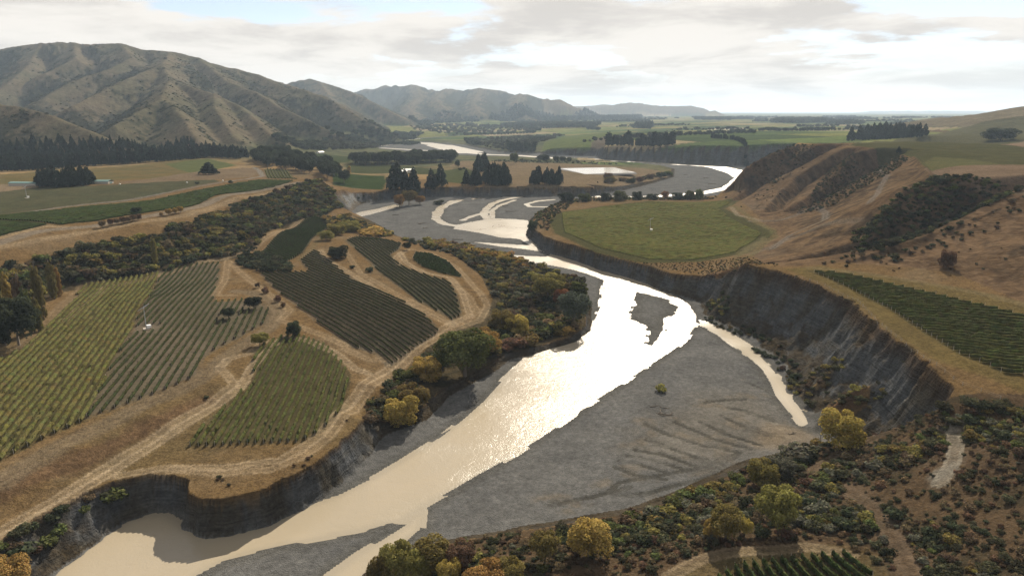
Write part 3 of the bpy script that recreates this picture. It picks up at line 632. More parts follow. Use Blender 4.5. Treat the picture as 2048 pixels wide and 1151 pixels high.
# cliffs: pale mudstone, scrub where it is gentler
cl = (cliffmask > .5) & ~rb
cn = fbm(X, Y, 16, 4, 171); cz = H + nm * 1.5
ccol = np.zeros((N, 3)); ccol[:] = (.145, .152, .160)  # bluish tint of the shaded faces put into the mudstone base colour
t_ = (sstep(.2, .8, np.sin(cz * 1.5 + nb * 3)) * .45)[:, None]; ccol = ccol * (1 - t_) + np.array((.165, .158, .140)) * t_
t_ = (sstep(-.12, .25, cn) * .75)[:, None]; ccol = ccol * (1 - t_) + np.array((.105, .088, .060)) * t_
gent = sstep(1.3, .45, SLOPE + nm * .5)[:, None] * .85; ccol = ccol * (1 - gent) + np.array((.088, .068, .043)) * gent
rimt = (sstep(.16, .03, s_ + nm * .08))[:, None] * .8; ccol = ccol * (1 - rimt) + np.array((.105, .070, .042)) * rimt
wc_ = sdf(X, Y, [P(a, b, z) for a, b, z in [(640, 366, 31), (668, 382, 24), (700, 386, 14), (725, 395, 4), (705, 426, 0), (690, 418, 2), (660, 396, 18)]], 30)
ccol = ccol * (1 + 1.3 * sstep(4, -4, wc_ + nm * 4))[:, None]
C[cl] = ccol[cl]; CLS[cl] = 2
# white clay slips on the near right slope
slip = sdf(X, Y, [at(a, b) for a, b in [(1880, 830), (1930, 850), (1925, 900), (1905, 950), (1870, 965), (1890, 930), (1885, 880)]], 20)
mixc(sstep(1, -3, slip + nm * 7 + nb * 4) * .7, (.26, .24, .20))

C[(CLS == 3) & (X < 300)] *= 1.12
lum_ = (C * np.array((.3, .6, .1))).sum(1, keepdims=True); C[:] = np.where(((CLS != 1) & (CLS != 2))[:, None], np.maximum(lum_ + (C - lum_) * .94, .008), C)
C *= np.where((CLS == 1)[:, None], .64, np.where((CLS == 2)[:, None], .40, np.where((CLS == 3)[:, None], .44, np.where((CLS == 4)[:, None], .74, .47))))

def quad_faces(mask_cell):
    i, j = np.nonzero(mask_cell)
    a = i * NC + j
    return np.stack([a, a + 1, a + NC + 1, a + NC], 1)
# ground normals for the whole sheet
Pg = np.stack([GX, GY, Hg], -1)
du = np.gradient(Pg, axis=1); dv = np.gradient(Pg, axis=0)
NG = np.cross(du, dv); NG /= np.linalg.norm(NG, axis=-1, keepdims=True); NG[NG[..., 2] < 0] *= -1
NGf = NG.reshape(-1, 3)
PV = Pg.reshape(-1, 3)

def mesh_np(name, verts, faces, mat, cols=None, normals=None, smooth=True, extra=None, parent=None, k=None, link=True, matidx=None):
    """one mesh object from arrays; faces (F,k)"""
    faces = np.asarray(faces, np.int32); verts = np.asarray(verts, np.float32)
    me = bpy.data.meshes.new(name)
    nf, kk = faces.shape
    me.vertices.add(len(verts)); me.vertices.foreach_set('co', verts.ravel())
    me.loops.add(nf * kk); me.loops.foreach_set('vertex_index', faces.ravel())
    me.polygons.add(nf); me.polygons.foreach_set('loop_start', np.arange(0, nf * kk, kk, dtype=np.int32))
    me.polygons.foreach_set('use_smooth', np.full(nf, smooth))
    if matidx is not None: me.polygons.foreach_set('material_index', np.asarray(matidx, np.int32))
    for mm in (mat if isinstance(mat, (list, tuple)) else [mat]): me.materials.append(mm)
    me.update(calc_edges=True)
    if cols is not None:
        a = me.color_attributes.new('Col', 'FLOAT_COLOR', 'POINT')
        a.data.foreach_set('color', np.concatenate([np.asarray(cols, np.float32), np.ones((len(verts), 1), np.float32)], 1).ravel())
    for nme, arr in (extra or {}).items():
        a = me.attributes.new(nme, 'FLOAT', 'POINT'); a.data.foreach_set('value', np.asarray(arr, np.float32))
    if normals is not None:
        me.normals_split_custom_set_from_vertices(np.asarray(normals, np.float32).tolist())
    o = bpy.data.objects.new(name, me)
    if link: COL.objects.link(o)
    if parent is not None: o.parent = parent
    return o
def tag(o, label=None, cat=None, group=None, kind=None):
    if label: o['label'] = label
    if cat: o['category'] = cat
    if group: o['group'] = group
    if kind: o['kind'] = kind
    return o

# ------------------------------------------------------------------ materials
def new_mat(name):
    m = bpy.data.materials.new(name); m.use_nodes = True; m.node_tree.nodes.clear(); return m
class NT:
    def __init__(s, m): s.t = m.node_tree; s.n = s.t.nodes; s.l = s.t.links
    def add(s, typ, ins=None, **k):
        n = s.n.new(typ)
        for a, b in k.items(): setattr(n, a, b)
        for a, b in (ins or {}).items():
            if hasattr(b, 'is_output'): s.l.new(b, n.inputs[a])
            else: n.inputs[a].default_value = b
        return n
    def noise(s, vec, scale, detail=4, rough=.55, dist=0.):
        return s.add('ShaderNodeTexNoise', {'Vector': vec, 'Scale': scale, 'Detail': detail, 'Roughness': rough, 'Distortion': dist}).outputs['Fac']
    def mr(s, f, a, b, c=0., d=1., smooth=False):
        return s.add('ShaderNodeMapRange', {'Value': f, 'From Min': a, 'From Max': b, 'To Min': c, 'To Max': d}, interpolation_type='SMOOTHSTEP' if smooth else 'LINEAR').outputs['Result']
    def mul(s, a, b): return s.add('ShaderNodeMath', {0: a, 1: b}, operation='MULTIPLY').outputs[0]
    def addm(s, a, b): return s.add('ShaderNodeMath', {0: a, 1: b}, operation='ADD').outputs[0]
    def mixc(s, f, a, b, mode='MIX'):
        return s.add('ShaderNodeMix', {'Factor': f, 'A': a, 'B': b}, data_type='RGBA', blend_type=mode).outputs['Result']
    def scalec(s, c, f):
        return s.add('ShaderNodeVectorMath', {0: c, 'Scale': f}, operation='SCALE').outputs[0]
def ground_mat(name, scales, amp, bump, bdist, voro=0, rough=.95, strata=False):
    m = new_mat(name); t = NT(m)
    co = t.add('ShaderNodeTexCoord').outputs['Object']
    col = t.add('ShaderNodeAttribute', attribute_name='Col').outputs['Color']
    h = None
    for sc, am in zip(scales, amp):
        n = t.noise(co, sc, 5, .62)
        col = t.scalec(col, t.mr(n, .25, .75, 1 - am, 1 + am))
        h = n if h is None else t.addm(h, t.mul(n, .6))
    if voro:
        v = t.add('ShaderNodeTexVoronoi', {'Vector': co, 'Scale': voro, 'Randomness': 1.0})
        bw = t.add('ShaderNodeSeparateColor', {0: v.outputs['Color']}).outputs[0]
        col = t.scalec(col, t.mr(bw, 0, 1, .80, 1.2))
        h = t.addm(h, t.mul(v.outputs['Distance'], -.7))
    if strata:
        mp = t.add('ShaderNodeMapping', {'Vector': co, 'Scale': (.05, .05, 1.1)})
        n = t.noise(mp.outputs[0], 1.6, 5, .6, .4)
        col = t.scalec(col, t.mr(n, .3, .7, .68, 1.3)); 
        mp2 = t.add('ShaderNodeMapping', {'Vector': co, 'Scale': (.35, .35, .06)})
        n2 = t.noise(mp2.outputs[0], 1.6, 4, .6, .6)
        col = t.scalec(col, t.mr(n2, .3, .7, .92, 1.08)); h = t.addm(h, t.addm(t.mul(n2, 1.0), t.mul(n, .8)))
    b = t.add('ShaderNodeBump', {'Height': h, 'Strength': bump, 'Distance': bdist}).outputs['Normal']
    p = t.add('ShaderNodeBsdfDiffuse', {'Color': col, 'Roughness': .3, 'Normal': b})
    t.add('ShaderNodeOutputMaterial', {0: p.outputs[0]})
    return m
M_DRY = ground_mat('dry_grass', (.25, .9, 2.2), (.30, .46, .36), 1.0, .5)
M_FIELD = ground_mat('field_grass', (.08, .6, 2.2), (.2, .3, .22), .8, .35)
M_BED = ground_mat('river_gravel', (.06, .5), (.22, .30), .9, .30, voro=2.6)
M_CLIFF = ground_mat('mudstone', (.14, .45, 1.3), (.28, .34, .3), 1.0, .9, strata=True)
M_HILL = ground_mat('hill_grass', (.02, .09, .35), (.22, .36, .30), 1.0, 2.2)
M_PLAIN = ground_mat('plain_grass', (.012, .06, .2), (.2, .34, .3), .8, 1.2)

# ------------------------------------------------------------------ the setting as separate sheets sharing their edges
CG = CLS.reshape(NR, NC)
cellc = CG[:-1, :-1]
names = [('dry_ground', M_DRY), ('riverbed', M_BED), ('river_cliff', M_CLIFF), ('hills', M_HILL), ('plain', M_PLAIN), ('farm_track', M_DRY), ('farm_field', M_FIELD)]
setlab = {0: 'dry straw coloured grass on the river terraces', 1: 'grey gravel bars of the braided riverbed', 2: 'pale eroded cliffs and banks along the river', 3: 'folded hills and gullied scarps of dry grass', 4: 'flat green and brown farmland stretching to the horizon', 5: 'pale vehicle tracks and roads across the terraces', 6: 'cultivated fields on the terraces'}
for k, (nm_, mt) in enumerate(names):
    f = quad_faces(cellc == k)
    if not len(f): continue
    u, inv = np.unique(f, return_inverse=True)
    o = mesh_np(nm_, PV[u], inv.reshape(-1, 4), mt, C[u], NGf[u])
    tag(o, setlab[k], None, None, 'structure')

# ------------------------------------------------------------------ river water
def river_mat():
    m = new_mat('silty_water'); t = NT(m)
    co = t.add('ShaderNodeTexCoord').outputs['Object']
    rp = t.add('ShaderNodeAttribute', attribute_name='rapid').outputs['Fac']
    sh = t.add('ShaderNodeAttribute', attribute_name='shallow').outputs['Fac']
    n1 = t.noise(co, .35, 5, .6, .5); n2 = t.noise(co, 1.6, 4, .65)
    n3 = t.noise(co, .035, 4, .6, 1.0)
    patch = t.mr(n3, .35, .65, -.22, .22)
    r2 = t.add('ShaderNodeMath', {0: t.addm(rp, t.mul(patch, rp))}, operation='MAXIMUM'); r2.inputs[1].default_value = 0.0
    r = r2.outputs[0]
    h = t.addm(t.mul(n1, .9), t.mul(n2, .55))
    b = t.add('ShaderNodeBump', {'Height': h, 'Strength': t.mr(r, 0, 1, .10, 1.0), 'Distance': .35}).outputs['Normal']
    col = t.mixc(t.mr(n3, .3, .7), (.225, .192, .140, 1), (.205, .178, .132, 1))
    col = t.mixc(sh, col, (.17, .15, .115, 1))
    p = t.add('ShaderNodeBsdfPrincipled', {'Base Color': col, 'Roughness': t.mr(r, 0, 1, .12, .37), 'Normal': b, 'IOR': 1.33})
    t.add('ShaderNodeOutputMaterial', {0: p.outputs[0]})
    return m
M_WATER = river_mat()
RP = [(1250, 640, 1), (1150, 720, .95), (1200, 565, .85), (1330, 560, .8), (1050, 470, .85), (1000, 455, .75), (1320, 690, 1), (1050, 850, .48), (1000, 770, .38), (1110, 800, .74), (1150, 690, .8), (900, 930, .38), (930, 965, .48), (820, 960, .12), (850, 905, .55), (780, 945, .5), (700, 1040, .15),
      (800, 1035, .42), (500, 1090, .05), (250, 1110, .35), (150, 1150, .3), (760, 1090, .2), (600, 1060, .05), (1500, 705, 0), (1600, 878, 0), (1520, 906, 0), (1440, 665, 0), (1600, 830, 0), (1560, 770, .0), (870, 290, .9), (930, 304, .9), (1160, 317, .9), (1300, 325, .9), (750, 424, .5), (1470, 345, .9), (900, 430, .62), (980, 420, .62), (1080, 408, .8), (1040, 508, .85), (1120, 500, .85), (1000, 274, .7), (1300, 392, .8)]
rp_pts = np.array([P(a, b, 0)[:2] + (v,) for a, b, v in RP])
wm = (DW < 3.5) & (H < .9) & (((LOWPOLY_D > -3) & near) | ((R > 900) & (Y > 600)))
wcell = wm.reshape(NR, NC); wc = wcell[:-1, :-1] | wcell[1:, :-1] | wcell[:-1, 1:] | wcell[1:, 1:]
f = quad_faces(wc); u, inv = np.unique(f, return_inverse=True)
wxp, wyp = X[u], Y[u]
dd = np.hypot((wxp[:, None] - rp_pts[None, :, 0]), (wyp[:, None] - rp_pts[None, :, 1])) / (20 + .05 * np.hypot(rp_pts[None, :, 0], rp_pts[None, :, 1]))
ww = 1 / (dd ** 2.2 + .02); rap = (ww * rp_pts[None, :, 2]).sum(1) / ww.sum(1)
shal = sstep(-.34, .02, H[u]) * .62
WV = np.stack([wxp, wyp, np.zeros(len(u))], 1)
river = mesh_np('river', WV, inv.reshape(-1, 4), M_WATER, None, None, True, {'rapid': rap, 'shallow': shal})
tag(river, 'silty cream river shining in the sun, braided upstream', None, None, 'structure')

# ------------------------------------------------------------------ haze
hz = new_mat('haze_air'); t = NT(hz)
v = t.add('ShaderNodeVolumePrincipled', {'Color': (.62, .79, 1.0, 1), 'Density': 4.2e-5, 'Anisotropy': .12})
t.add('ShaderNodeOutputMaterial', {'Volume': v.outputs[0]})
bx = np.array([(x, y, z) for z in (-4, 470) for y in (-400, 46000) for x in (-36000, 36000)], float)
haze = mesh_np('haze', bx, [(0, 2, 3, 1), (4, 5, 7, 6), (0, 1, 5, 4), (2, 6, 7, 3), (0, 4, 6, 2), (1, 3, 7, 5)], hz, smooth=False)
tag(haze, 'thin blue haze in the air over the whole valley', None, None, 'stuff')

# ------------------------------------------------------------------ foliage materials
def leaf_mat(name, col, var=.28, hue=.024, trans=.30):
    m = new_mat(name); t = NT(m)
    a = t.add('ShaderNodeAttribute', attribute_name='Col').outputs['Color']
    oi = t.add('ShaderNodeObjectInfo').outputs['Random']
    base = t.mixc(1.0, (*[x * .90 for x in col], 1), a, 'MULTIPLY')
    hsv = t.add('ShaderNodeHueSaturation', {'Color': base, 'Hue': t.mr(oi, 0, 1, .5 - hue, .5 + hue), 'Value': t.mr(oi, 0, 1, 1 - var, 1 + var), 'Saturation': .95})
    c = hsv.outputs[0]
    d = t.add('ShaderNodeBsdfDiffuse', {'Color': c}); tr = t.add('ShaderNodeBsdfTranslucent', {'Color': c})
    mx_ = t.add('ShaderNodeMixShader', {0: trans, 1: d.outputs[0], 2: tr.outputs[0]})
    t.add('ShaderNodeOutputMaterial', {0: mx_.outputs[0]})
    return m
ML = {k: leaf_mat('leaves_' + k, c, v) for k, c, v in [
    ('gold', (.27, .185, .048), .2), ('olive', (.150, .125, .038), .22), ('green', (.078, .088, .030), .25), ('dark', (.040, .046, .026), .35),
    ('blue', (.075, .088, .066), .2), ('orange', (.21, .115, .045), .2), ('brown', (.130, .085, .050), .25), ('pine', (.024, .030, .020), .25),
    ('scrub', (.056, .055, .031), .38), ('rust', (.095, .069, .042), .35), ('grey', (.105, .105, .075), .25)]}
def bark_mat():
    m = new_mat('bark'); t = NT(m)
    co = t.add('ShaderNodeTexCoord').outputs['Object']
    n = t.noise(co, 9, 4)
    p = t.add('ShaderNodeBsdfPrincipled', {'Base Color': t.mixc(n, (.075, .058, .042, 1), (.16, .135, .105, 1)), 'Roughness': .9})
    t.add('ShaderNodeOutputMaterial', {0: p.outputs[0]}); return m
M_BARK = bark_mat()

def cards(cen, nrm, size, r, tone, stretch=1.0):
    """leaf cards: quads at cen facing roughly nrm"""
    n = len(cen)
    nn = nrm + r.normal(0, .55, (n, 3)); nn /= np.linalg.norm(nn, axis=1, keepdims=True) + 1e-9
    a = np.cross(nn, r.normal(0, 1, (n, 3))); a /= np.linalg.norm(a, axis=1, keepdims=True) + 1e-9
    b = np.cross(nn, a)
    s = (size * r.uniform(.6, 1.35, n))[:, None] * .5
    q = np.stack([cen - a * s * stretch - b * s * .7, cen + a * s * stretch - b * s, cen + a * s * stretch + b * s * .8, cen - a * s * stretch + b * s], 1)
    v = q.reshape(-1, 3); f = np.arange(4 * n).reshape(n, 4)
    return v, f, np.repeat(tone, 4, axis=0)
def sph(n, r):
    d = r.normal(0, 1, (n, 3)); return d / np.linalg.norm(d, axis=1, keepdims=True)
def lobes_crown(seed, lobes, n, leaf, flat=1.0, warm=0.0):
    """lobes: list of (centre, radius)"""
    r = np.random.default_rng(seed)
    rad = np.array([l[1] for l in lobes]); w = rad ** 2 / (rad ** 2).sum()
    k = r.choice(len(lobes), n, p=w)
    d = sph(n, r); d[:, 2] = np.where((d[:, 2] < -.2) & (r.random(n) < .6), -d[:, 2], d[:, 2])
    cen = np.array([l[0] for l in lobes])[k] + d * (rad[k] * r.uniform(.72, 1.05, n))[:, None] * np.array((1, 1, flat))
    tone_l = r.uniform(.78, 1.2, len(lobes))[k] * r.uniform(.7, 1.3, n)
    tone = np.stack([tone_l * (1 + warm * r.uniform(-1, 1, n)), tone_l, tone_l * r.uniform(.8, 1.2, n)], 1)
    cen[:, 2] = np.maximum(cen[:, 2], .015)
    return cards(cen, d, leaf, r, tone)
def broad_lobes(seed, nl, rx=.30, z0=.34, z1=.80, rl=(.15, .24)):
    r = np.random.default_rng(seed); L = [((0, 0, (z0 + z1) / 2), .26)]
    for i in range(nl):
        a = 2.4 * i + r.uniform(-.4, .4); zz_ = z0 + (z1 - z0) * ((i + .5) / nl)
        q = rx * math.sqrt(max(.05, 1 - ((zz_ - (z0 + z1) / 2) / ((z1 - z0) * .62)) ** 2)) * r.uniform(.75, 1.1)
        L.append(((math.cos(a) * q, math.sin(a) * q, zz_), r.uniform(*rl)))
    return L
def tube(path, r0, r1, sides=6):
    path = np.array(path, float); n = len(path); V = []; F = []
    for i, p in enumerate(path):
        t_ = path[min(i + 1, n - 1)] - path[max(i - 1, 0)]; t_ /= np.linalg.norm(t_) + 1e-9
        a = np.cross(t_, (0, 0, 1) if abs(t_[2]) < .9 else (1, 0, 0)); a /= np.linalg.norm(a); b = np.cross(t_, a)
        rr = r0 + (r1 - r0) * i / (n - 1)
        for s in range(sides):
            q = 2 * math.pi * s / sides; V.append(p + (a * math.cos(q) + b * math.sin(q)) * rr)
    for i in range(n - 1):
        for s in range(sides):
            s2 = (s + 1) % sides; F.append((i * sides + s, i * sides + s2, (i + 1) * sides + s2, (i + 1) * sides + s))
    return np.array(V), np.array(F)
def join(parts):
    V = []; F = []; T = []; o = 0
    for p in parts:
        V.append(p[0]); F.append(np.asarray(p[1]) + o); o += len(p[0])
        if len(p) > 2: T.append(p[2])
    return np.concatenate(V), np.concatenate(F), (np.concatenate(T) if T else None)
def trunk_mesh(seed, h=.7, r0=.03, nb=6, spread=.28, zb=.2, bare=False):
    r = np.random.default_rng(seed)
    bend = r.normal(0, .02, 2)
    P_ = [tube([(0, 0, -.03), (bend[0] * .5, bend[1] * .5, h * .5), (bend[0], bend[1], h)], r0, r0 * .3)]
    for i in range(nb):
        a = 2.4 * i + r.uniform(-.3, .3); z = zb + (h - zb) * i / nb * .8
        e = spread * r.uniform(.7, 1.15)
        P_.append(tube([(0, 0, z), (math.cos(a) * e * .5, math.sin(a) * e * .5, z + .14), (math.cos(a) * e, math.sin(a) * e, z + .30)], r0 * .5, r0 * .12, 5))
    v, f, _ = join(P_)
    return v, f
PROTO = {}
def proto_mesh(key, data, mat):
    v, f, c = data
    o = mesh_np(key, v, f, mat, c if c is not None else None, None, False, link=False)
    PROTO[key] = o.data
    bpy.data.objects.remove(o)
    return PROTO[key]
def variant(me, mat, name):
    m = me.copy(); m.name = name; m.materials.clear(); m.materials.append(mat); return m
CROWN = {}
def add_crowns(kind, datas):
    CROWN[kind] = [(proto_mesh('crown', d, ML['green'])) for d in datas]
add_crowns('broad', [lobes_crown(s, broad_lobes(s, 17, rx=.32, rl=(.08, .22)), 7000, .030, warm=.08) for s in (1, 2, 3, 4)])
add_crowns('dome', [lobes_crown(s, broad_lobes(s, 19, rx=.33, z0=.14, z1=.78, rl=(.08, .21)), 7500, .029, warm=.12) for s in (11, 12, 13, 14)])
add_crowns('poplar', [lobes_crown(s, [((.10 * math.cos(2.1 * i + s), .10 * math.sin(2.1 * i + s), .10 + .055 * i), (.17 if i < 11 else .17 - .035 * (i - 10)) * (.8 + .2 * ((i * 7 + s) % 3))) for i in range(15)], 3600, .040, flat=.55) for s in (21, 22, 23)])
def pine_data(seed, tiers=11, irr=.25):
    r = np.random.default_rng(seed); L = []
    for i in range(tiers):
        z = .14 + .80 * i / tiers; q = .36 * (1 - (i / tiers) ** 1.35) + .03
        nb = max(3, int(7 * q / .36))
        for b in range(nb):
            a = b * 6.283 / nb + i * 1.1 + r.uniform(-.3, .3); e = q * r.uniform(.55, 1.0 + irr * .5)
            L.append(((math.cos(a) * e, math.sin(a) * e, z + r.uniform(-.03, .03)), .075 + .07 * q / .36))
    L.append(((0, 0, .95), .05))
    return lobes_crown(seed, L, 2200, .055, flat=.75)
add_crowns('pine', [pine_data(s) for s in (31, 32, 33, 34)])
def shrub_data(seed, n=420, leaf=.105, nl=8):
    r = np.random.default_rng(seed); L = [((0, 0, .38), .34)]
    for i in range(nl):
        a = 2.4 * i; q = r.uniform(.18, .36)
        L.append(((math.cos(a) * q, math.sin(a) * q, r.uniform(.22, .62)), r.uniform(.16, .30)))
    return lobes_crown(seed, L, n, leaf, warm=.1)
add_crowns('shrub', [shrub_data(s) for s in (41, 42, 43, 44)])
add_crowns('tuft', [shrub_data(s, 110, .17, 5) for s in (51, 52)])
add_crowns('farpine', [pine_data(61, 6), pine_data(62, 7)])
add_crowns('fartree', [lobes_crown(s, broad_lobes(s, 8, z0=.25), 500, .11) for s in (71, 72)])
for k, nq in (('farpine', 420),):
    CROWN[k] = [proto_mesh('crown', lobes_crown(61 + q, [((.22 * math.cos(2.4 * i) * (1 - i / 14), .22 * math.sin(2.4 * i) * (1 - i / 14), .12 + .06 * i), .20 * (1.05 - i / 15)) for i in range(14)], nq, .10), ML['pine']) for q in (0, 1)]
BARK = {k: proto_mesh('trunk', trunk_mesh(*a) + (None,), M_BARK) for k, a in
        {'broad': (81, .72, .030, 7, .30, .18), 'dome': (82, .66, .032, 8, .30, .08), 'poplar': (83, .9, .026, 5, .10, .2), 'pine': (84, .93, .024, 4, .18, .3)}.items()}
_var = {}
def vmesh(kind, i, leaf):
    k = (kind, i, leaf)
    if k not in _var: _var[k] = variant(CROWN[kind][i], ML[leaf], 'crown')
    return _var[k]
def place_tree(x, y, z, w, h, kind, leaf, label, cat='tree', group=None, name='tree', part='crown', parts=True):
    """a tree standing at a plan point: an empty at its foot with crown and trunk below it"""
    kk = {'farpine': 'pine', 'fartree': 'broad'}.get(kind, kind)
    i = random.randrange(len(CROWN[kind])); rot = random.uniform(0, 6.28)
    e = bpy.data.objects.new(name, None); COL.objects.link(e)
    e.empty_display_size = .5
    e.location = (x, y, z - .1); e.rotation_euler = (0, 0, rot); tag(e, label, cat, group)
    c = bpy.data.objects.new(part, vmesh(kind, i, leaf)); COL.objects.link(c); c.parent = e; c.scale = (w * random.uniform(.85, 1.2), w * random.uniform(.85, 1.2), h)
    t_ = bpy.data.objects.new('trunk', BARK[kk]); COL.objects.link(t_); t_.parent = e; t_.scale = (max(w, h * .5), max(w, h * .5), h)
    return e
def tree_px(px, by, ty, kind, leaf, label, w=None, cat='tree', group=None, name='tree', wf=1.15):
    x, y, z = at(px, by)
    dep = math.hypot(x, y); sl = math.hypot(dep, CAM_Z - z)
    u, yy, d = ray(px, by); camdep = sl / math.sqrt(u * u + yy * yy + d * d)
    h = (by - ty) * camdep / FPX / .95
    if w is None: w = h * {'broad': 1.0, 'dome': 1.15, 'poplar': .85, 'pine': .85, 'shrub': 1.3, 'fartree': 1.1, 'farpine': .8}[kind]
    else: w = w * camdep / FPX
    if kind in ('shrub', 'tuft'):
        return place_shrub(x, y, z, w, h, kind, leaf, label, cat, group, name)
    return place_tree(x, y, z, w * wf, h, kind, leaf, label, cat, group, name)
def place_shrub(x, y, z, w, h, kind, leaf, label, cat='shrub', group=None, name='shrub'):
    o = bpy.data.objects.new(name, vmesh(kind, random.randrange(len(CROWN[kind])), leaf)); COL.objects.link(o)
    o.location = (x, y, z - .08 * h); o.scale = (w, w, h); o.rotation_euler = (0, 0, random.uniform(0, 6.28))
    return tag(o, label, cat, group)

def scatter_plan(poly, step, jit=.8, rmax=None):
    """jittered points inside a plan polygon"""
    p = np.array(poly)[:, :2]; lo, hi = p.min(0), p.max(0)
    xs, ys = np.meshgrid(np.arange(lo[0], hi[0], step), np.arange(lo[1], hi[1], step))
    xs = xs.ravel() + rng.uniform(-.5, .5, xs.size) * step * jit; ys = ys.ravel() + rng.uniform(-.5, .5, ys.size) * step * jit
    m = inside(xs, ys, p); return xs[m], ys[m]
def stuff_instances(name, pts, sizes, meshes, leaf, label, sel=None):
    """uncountable growth as one object: geometry nodes put a plant on each point"""
    pts = np.asarray(pts); sizes = np.asarray(sizes); k = len(meshes)
    if sel is None: sel = rng.integers(0, k, len(pts))
    me = bpy.data.meshes.new(name); me.vertices.add(len(pts)); me.vertices.foreach_set('co', pts.astype(np.float32).ravel())
    a = me.attributes.new('scl', 'FLOAT_VECTOR', 'POINT'); a.data.foreach_set('vector', sizes.astype(np.float32).ravel())
    a = me.attributes.new('rot', 'FLOAT_VECTOR', 'POINT'); a.data.foreach_set('vector', np.stack([np.zeros(len(pts)), np.zeros(len(pts)), rng.uniform(0, 6.28, len(pts))], 1).astype(np.float32).ravel())
    a = me.attributes.new('sel', 'INT', 'POINT'); a.data.foreach_set('value', sel.astype(np.int32))
    me.update()
    o = bpy.data.objects.new(name, me); COL.objects.link(o)
    g = bpy.data.node_groups.new(name, 'GeometryNodeTree')
    g.interface.new_socket('Geometry', in_out='INPUT', socket_type='NodeSocketGeometry'); g.interface.new_socket('Geometry', in_out='OUTPUT', socket_type='NodeSocketGeometry')
    gi = g.nodes.new('NodeGroupInput'); go = g.nodes.new('NodeGroupOutput'); jn = g.nodes.new('GeometryNodeJoinGeometry')
    def named(n, t): 
        q = g.nodes.new('GeometryNodeInputNamedAttribute'); q.data_type = t; q.inputs['Name'].default_value = n; return [s for s in q.outputs if s.enabled][0]
    scl, rot, sl_ = named('scl', 'FLOAT_VECTOR'), named('rot', 'FLOAT_VECTOR'), named('sel', 'INT')
    for i, (mesh_i) in enumerate(meshes):
        po = bpy.data.objects.new('plant', mesh_i)
        oi = g.nodes.new('GeometryNodeObjectInfo'); oi.inputs['Object'].default_value = po; oi.inputs['As Instance'].default_value = True
        ip = g.nodes.new('GeometryNodeInstanceOnPoints'); cmpn = g.nodes.new('FunctionNodeCompare'); cmpn.data_type = 'INT'; cmpn.operation = 'EQUAL'
        ins_ = [s for s in cmpn.inputs if s.enabled]
        g.links.new(sl_, ins_[0]); ins_[1].default_value = i
        m2p = g.nodes.new('GeometryNodeMeshToPoints'); g.links.new(gi.outputs[0], m2p.inputs['Mesh'])
        g.links.new(m2p.outputs[0], ip.inputs['Points']); g.links.new(cmpn.outputs[0], ip.inputs['Selection'])
        g.links.new(oi.outputs['Geometry'], ip.inputs['Instance']); g.links.new(rot, ip.inputs['Rotation']); g.links.new(scl, ip.inputs['Scale'])
        g.links.new(ip.outputs[0], jn.inputs[0])
    g.links.new(jn.outputs[0], go.inputs[0])
    md = o.modifiers.new('plants', 'NODES'); md.node_group = g
    tag(o, label, None, None, 'stuff')
    return o

# ------------------------------------------------------------------ vines: every row of the nearer blocks is an object of its own
def vine_mat(name, col):
    m = new_mat(name); t = NT(m)
    a = t.add('ShaderNodeAttribute', attribute_name='Col').outputs['Color']
    co = t.add('ShaderNodeTexCoord').outputs['Object']
    n = t.noise(co, 1.6, 4, .65)
    c = t.scalec(t.mixc(1.0, (*[x * .68 for x in col], 1), a, 'MULTIPLY'), t.mr(n, .28, .72, .55, 1.45))
    d = t.add('ShaderNodeBsdfDiffuse', {'Color': c}); tr = t.add('ShaderNodeBsdfTranslucent', {'Color': c})
    mx_ = t.add('ShaderNodeMixShader', {0: .22, 1: d.outputs[0], 2: tr.outputs[0]})
    t.add('ShaderNodeOutputMaterial', {0: mx_.outputs[0]}); return m
MV = {k: vine_mat('vine_' + k, c) for k, c in {'yellow': (.106, .100, .037), 'olive': (.082, .088, .032), 'deep': (.050, .056, .026), 'green': (.046, .060, .022), 'round': (.100, .100, .034)}.items()}
def wood_mat():
    m = new_mat('post_wood'); t = NT(m); co = t.add('ShaderNodeTexCoord').outputs['Object']
    p = t.add('ShaderNodeBsdfPrincipled', {'Base Color': t.mixc(t.noise(co, 6, 3), (.20, .175, .14, 1), (.34, .31, .26, 1)), 'Roughness': .85})
    t.add('ShaderNodeOutputMaterial', {0: p.outputs[0]}); return m
M_POST = wood_mat()
def row_segments(poly, d0, d1, spacing, holes=()):
    """parallel lines clipped to a plan polygon"""
    p = np.array(poly)[:, :2]; d = np.array(d1[:2]) - np.array(d0[:2]); d /= np.linalg.norm(d); nrm = np.array((-d[1], d[0]))
    s = p @ nrm; out = []
    k = np.arange(s.min() + spacing * .5, s.max(), spacing)
    for c in k:
        ts = []
        for i in range(len(p)):
            a, b = p[i], p[(i + 1) % len(p)]; sa, sb = a @ nrm - c, b @ nrm - c
            if (sa > 0) != (sb > 0):
                q = a + (b - a) * (sa / (sa - sb)); ts.append(q @ d)
        ts.sort()
        for a, b in zip(ts[::2], ts[1::2]):
            if b - a > 4: out.append((d * a + nrm * c, d * b + nrm * c))
    return out
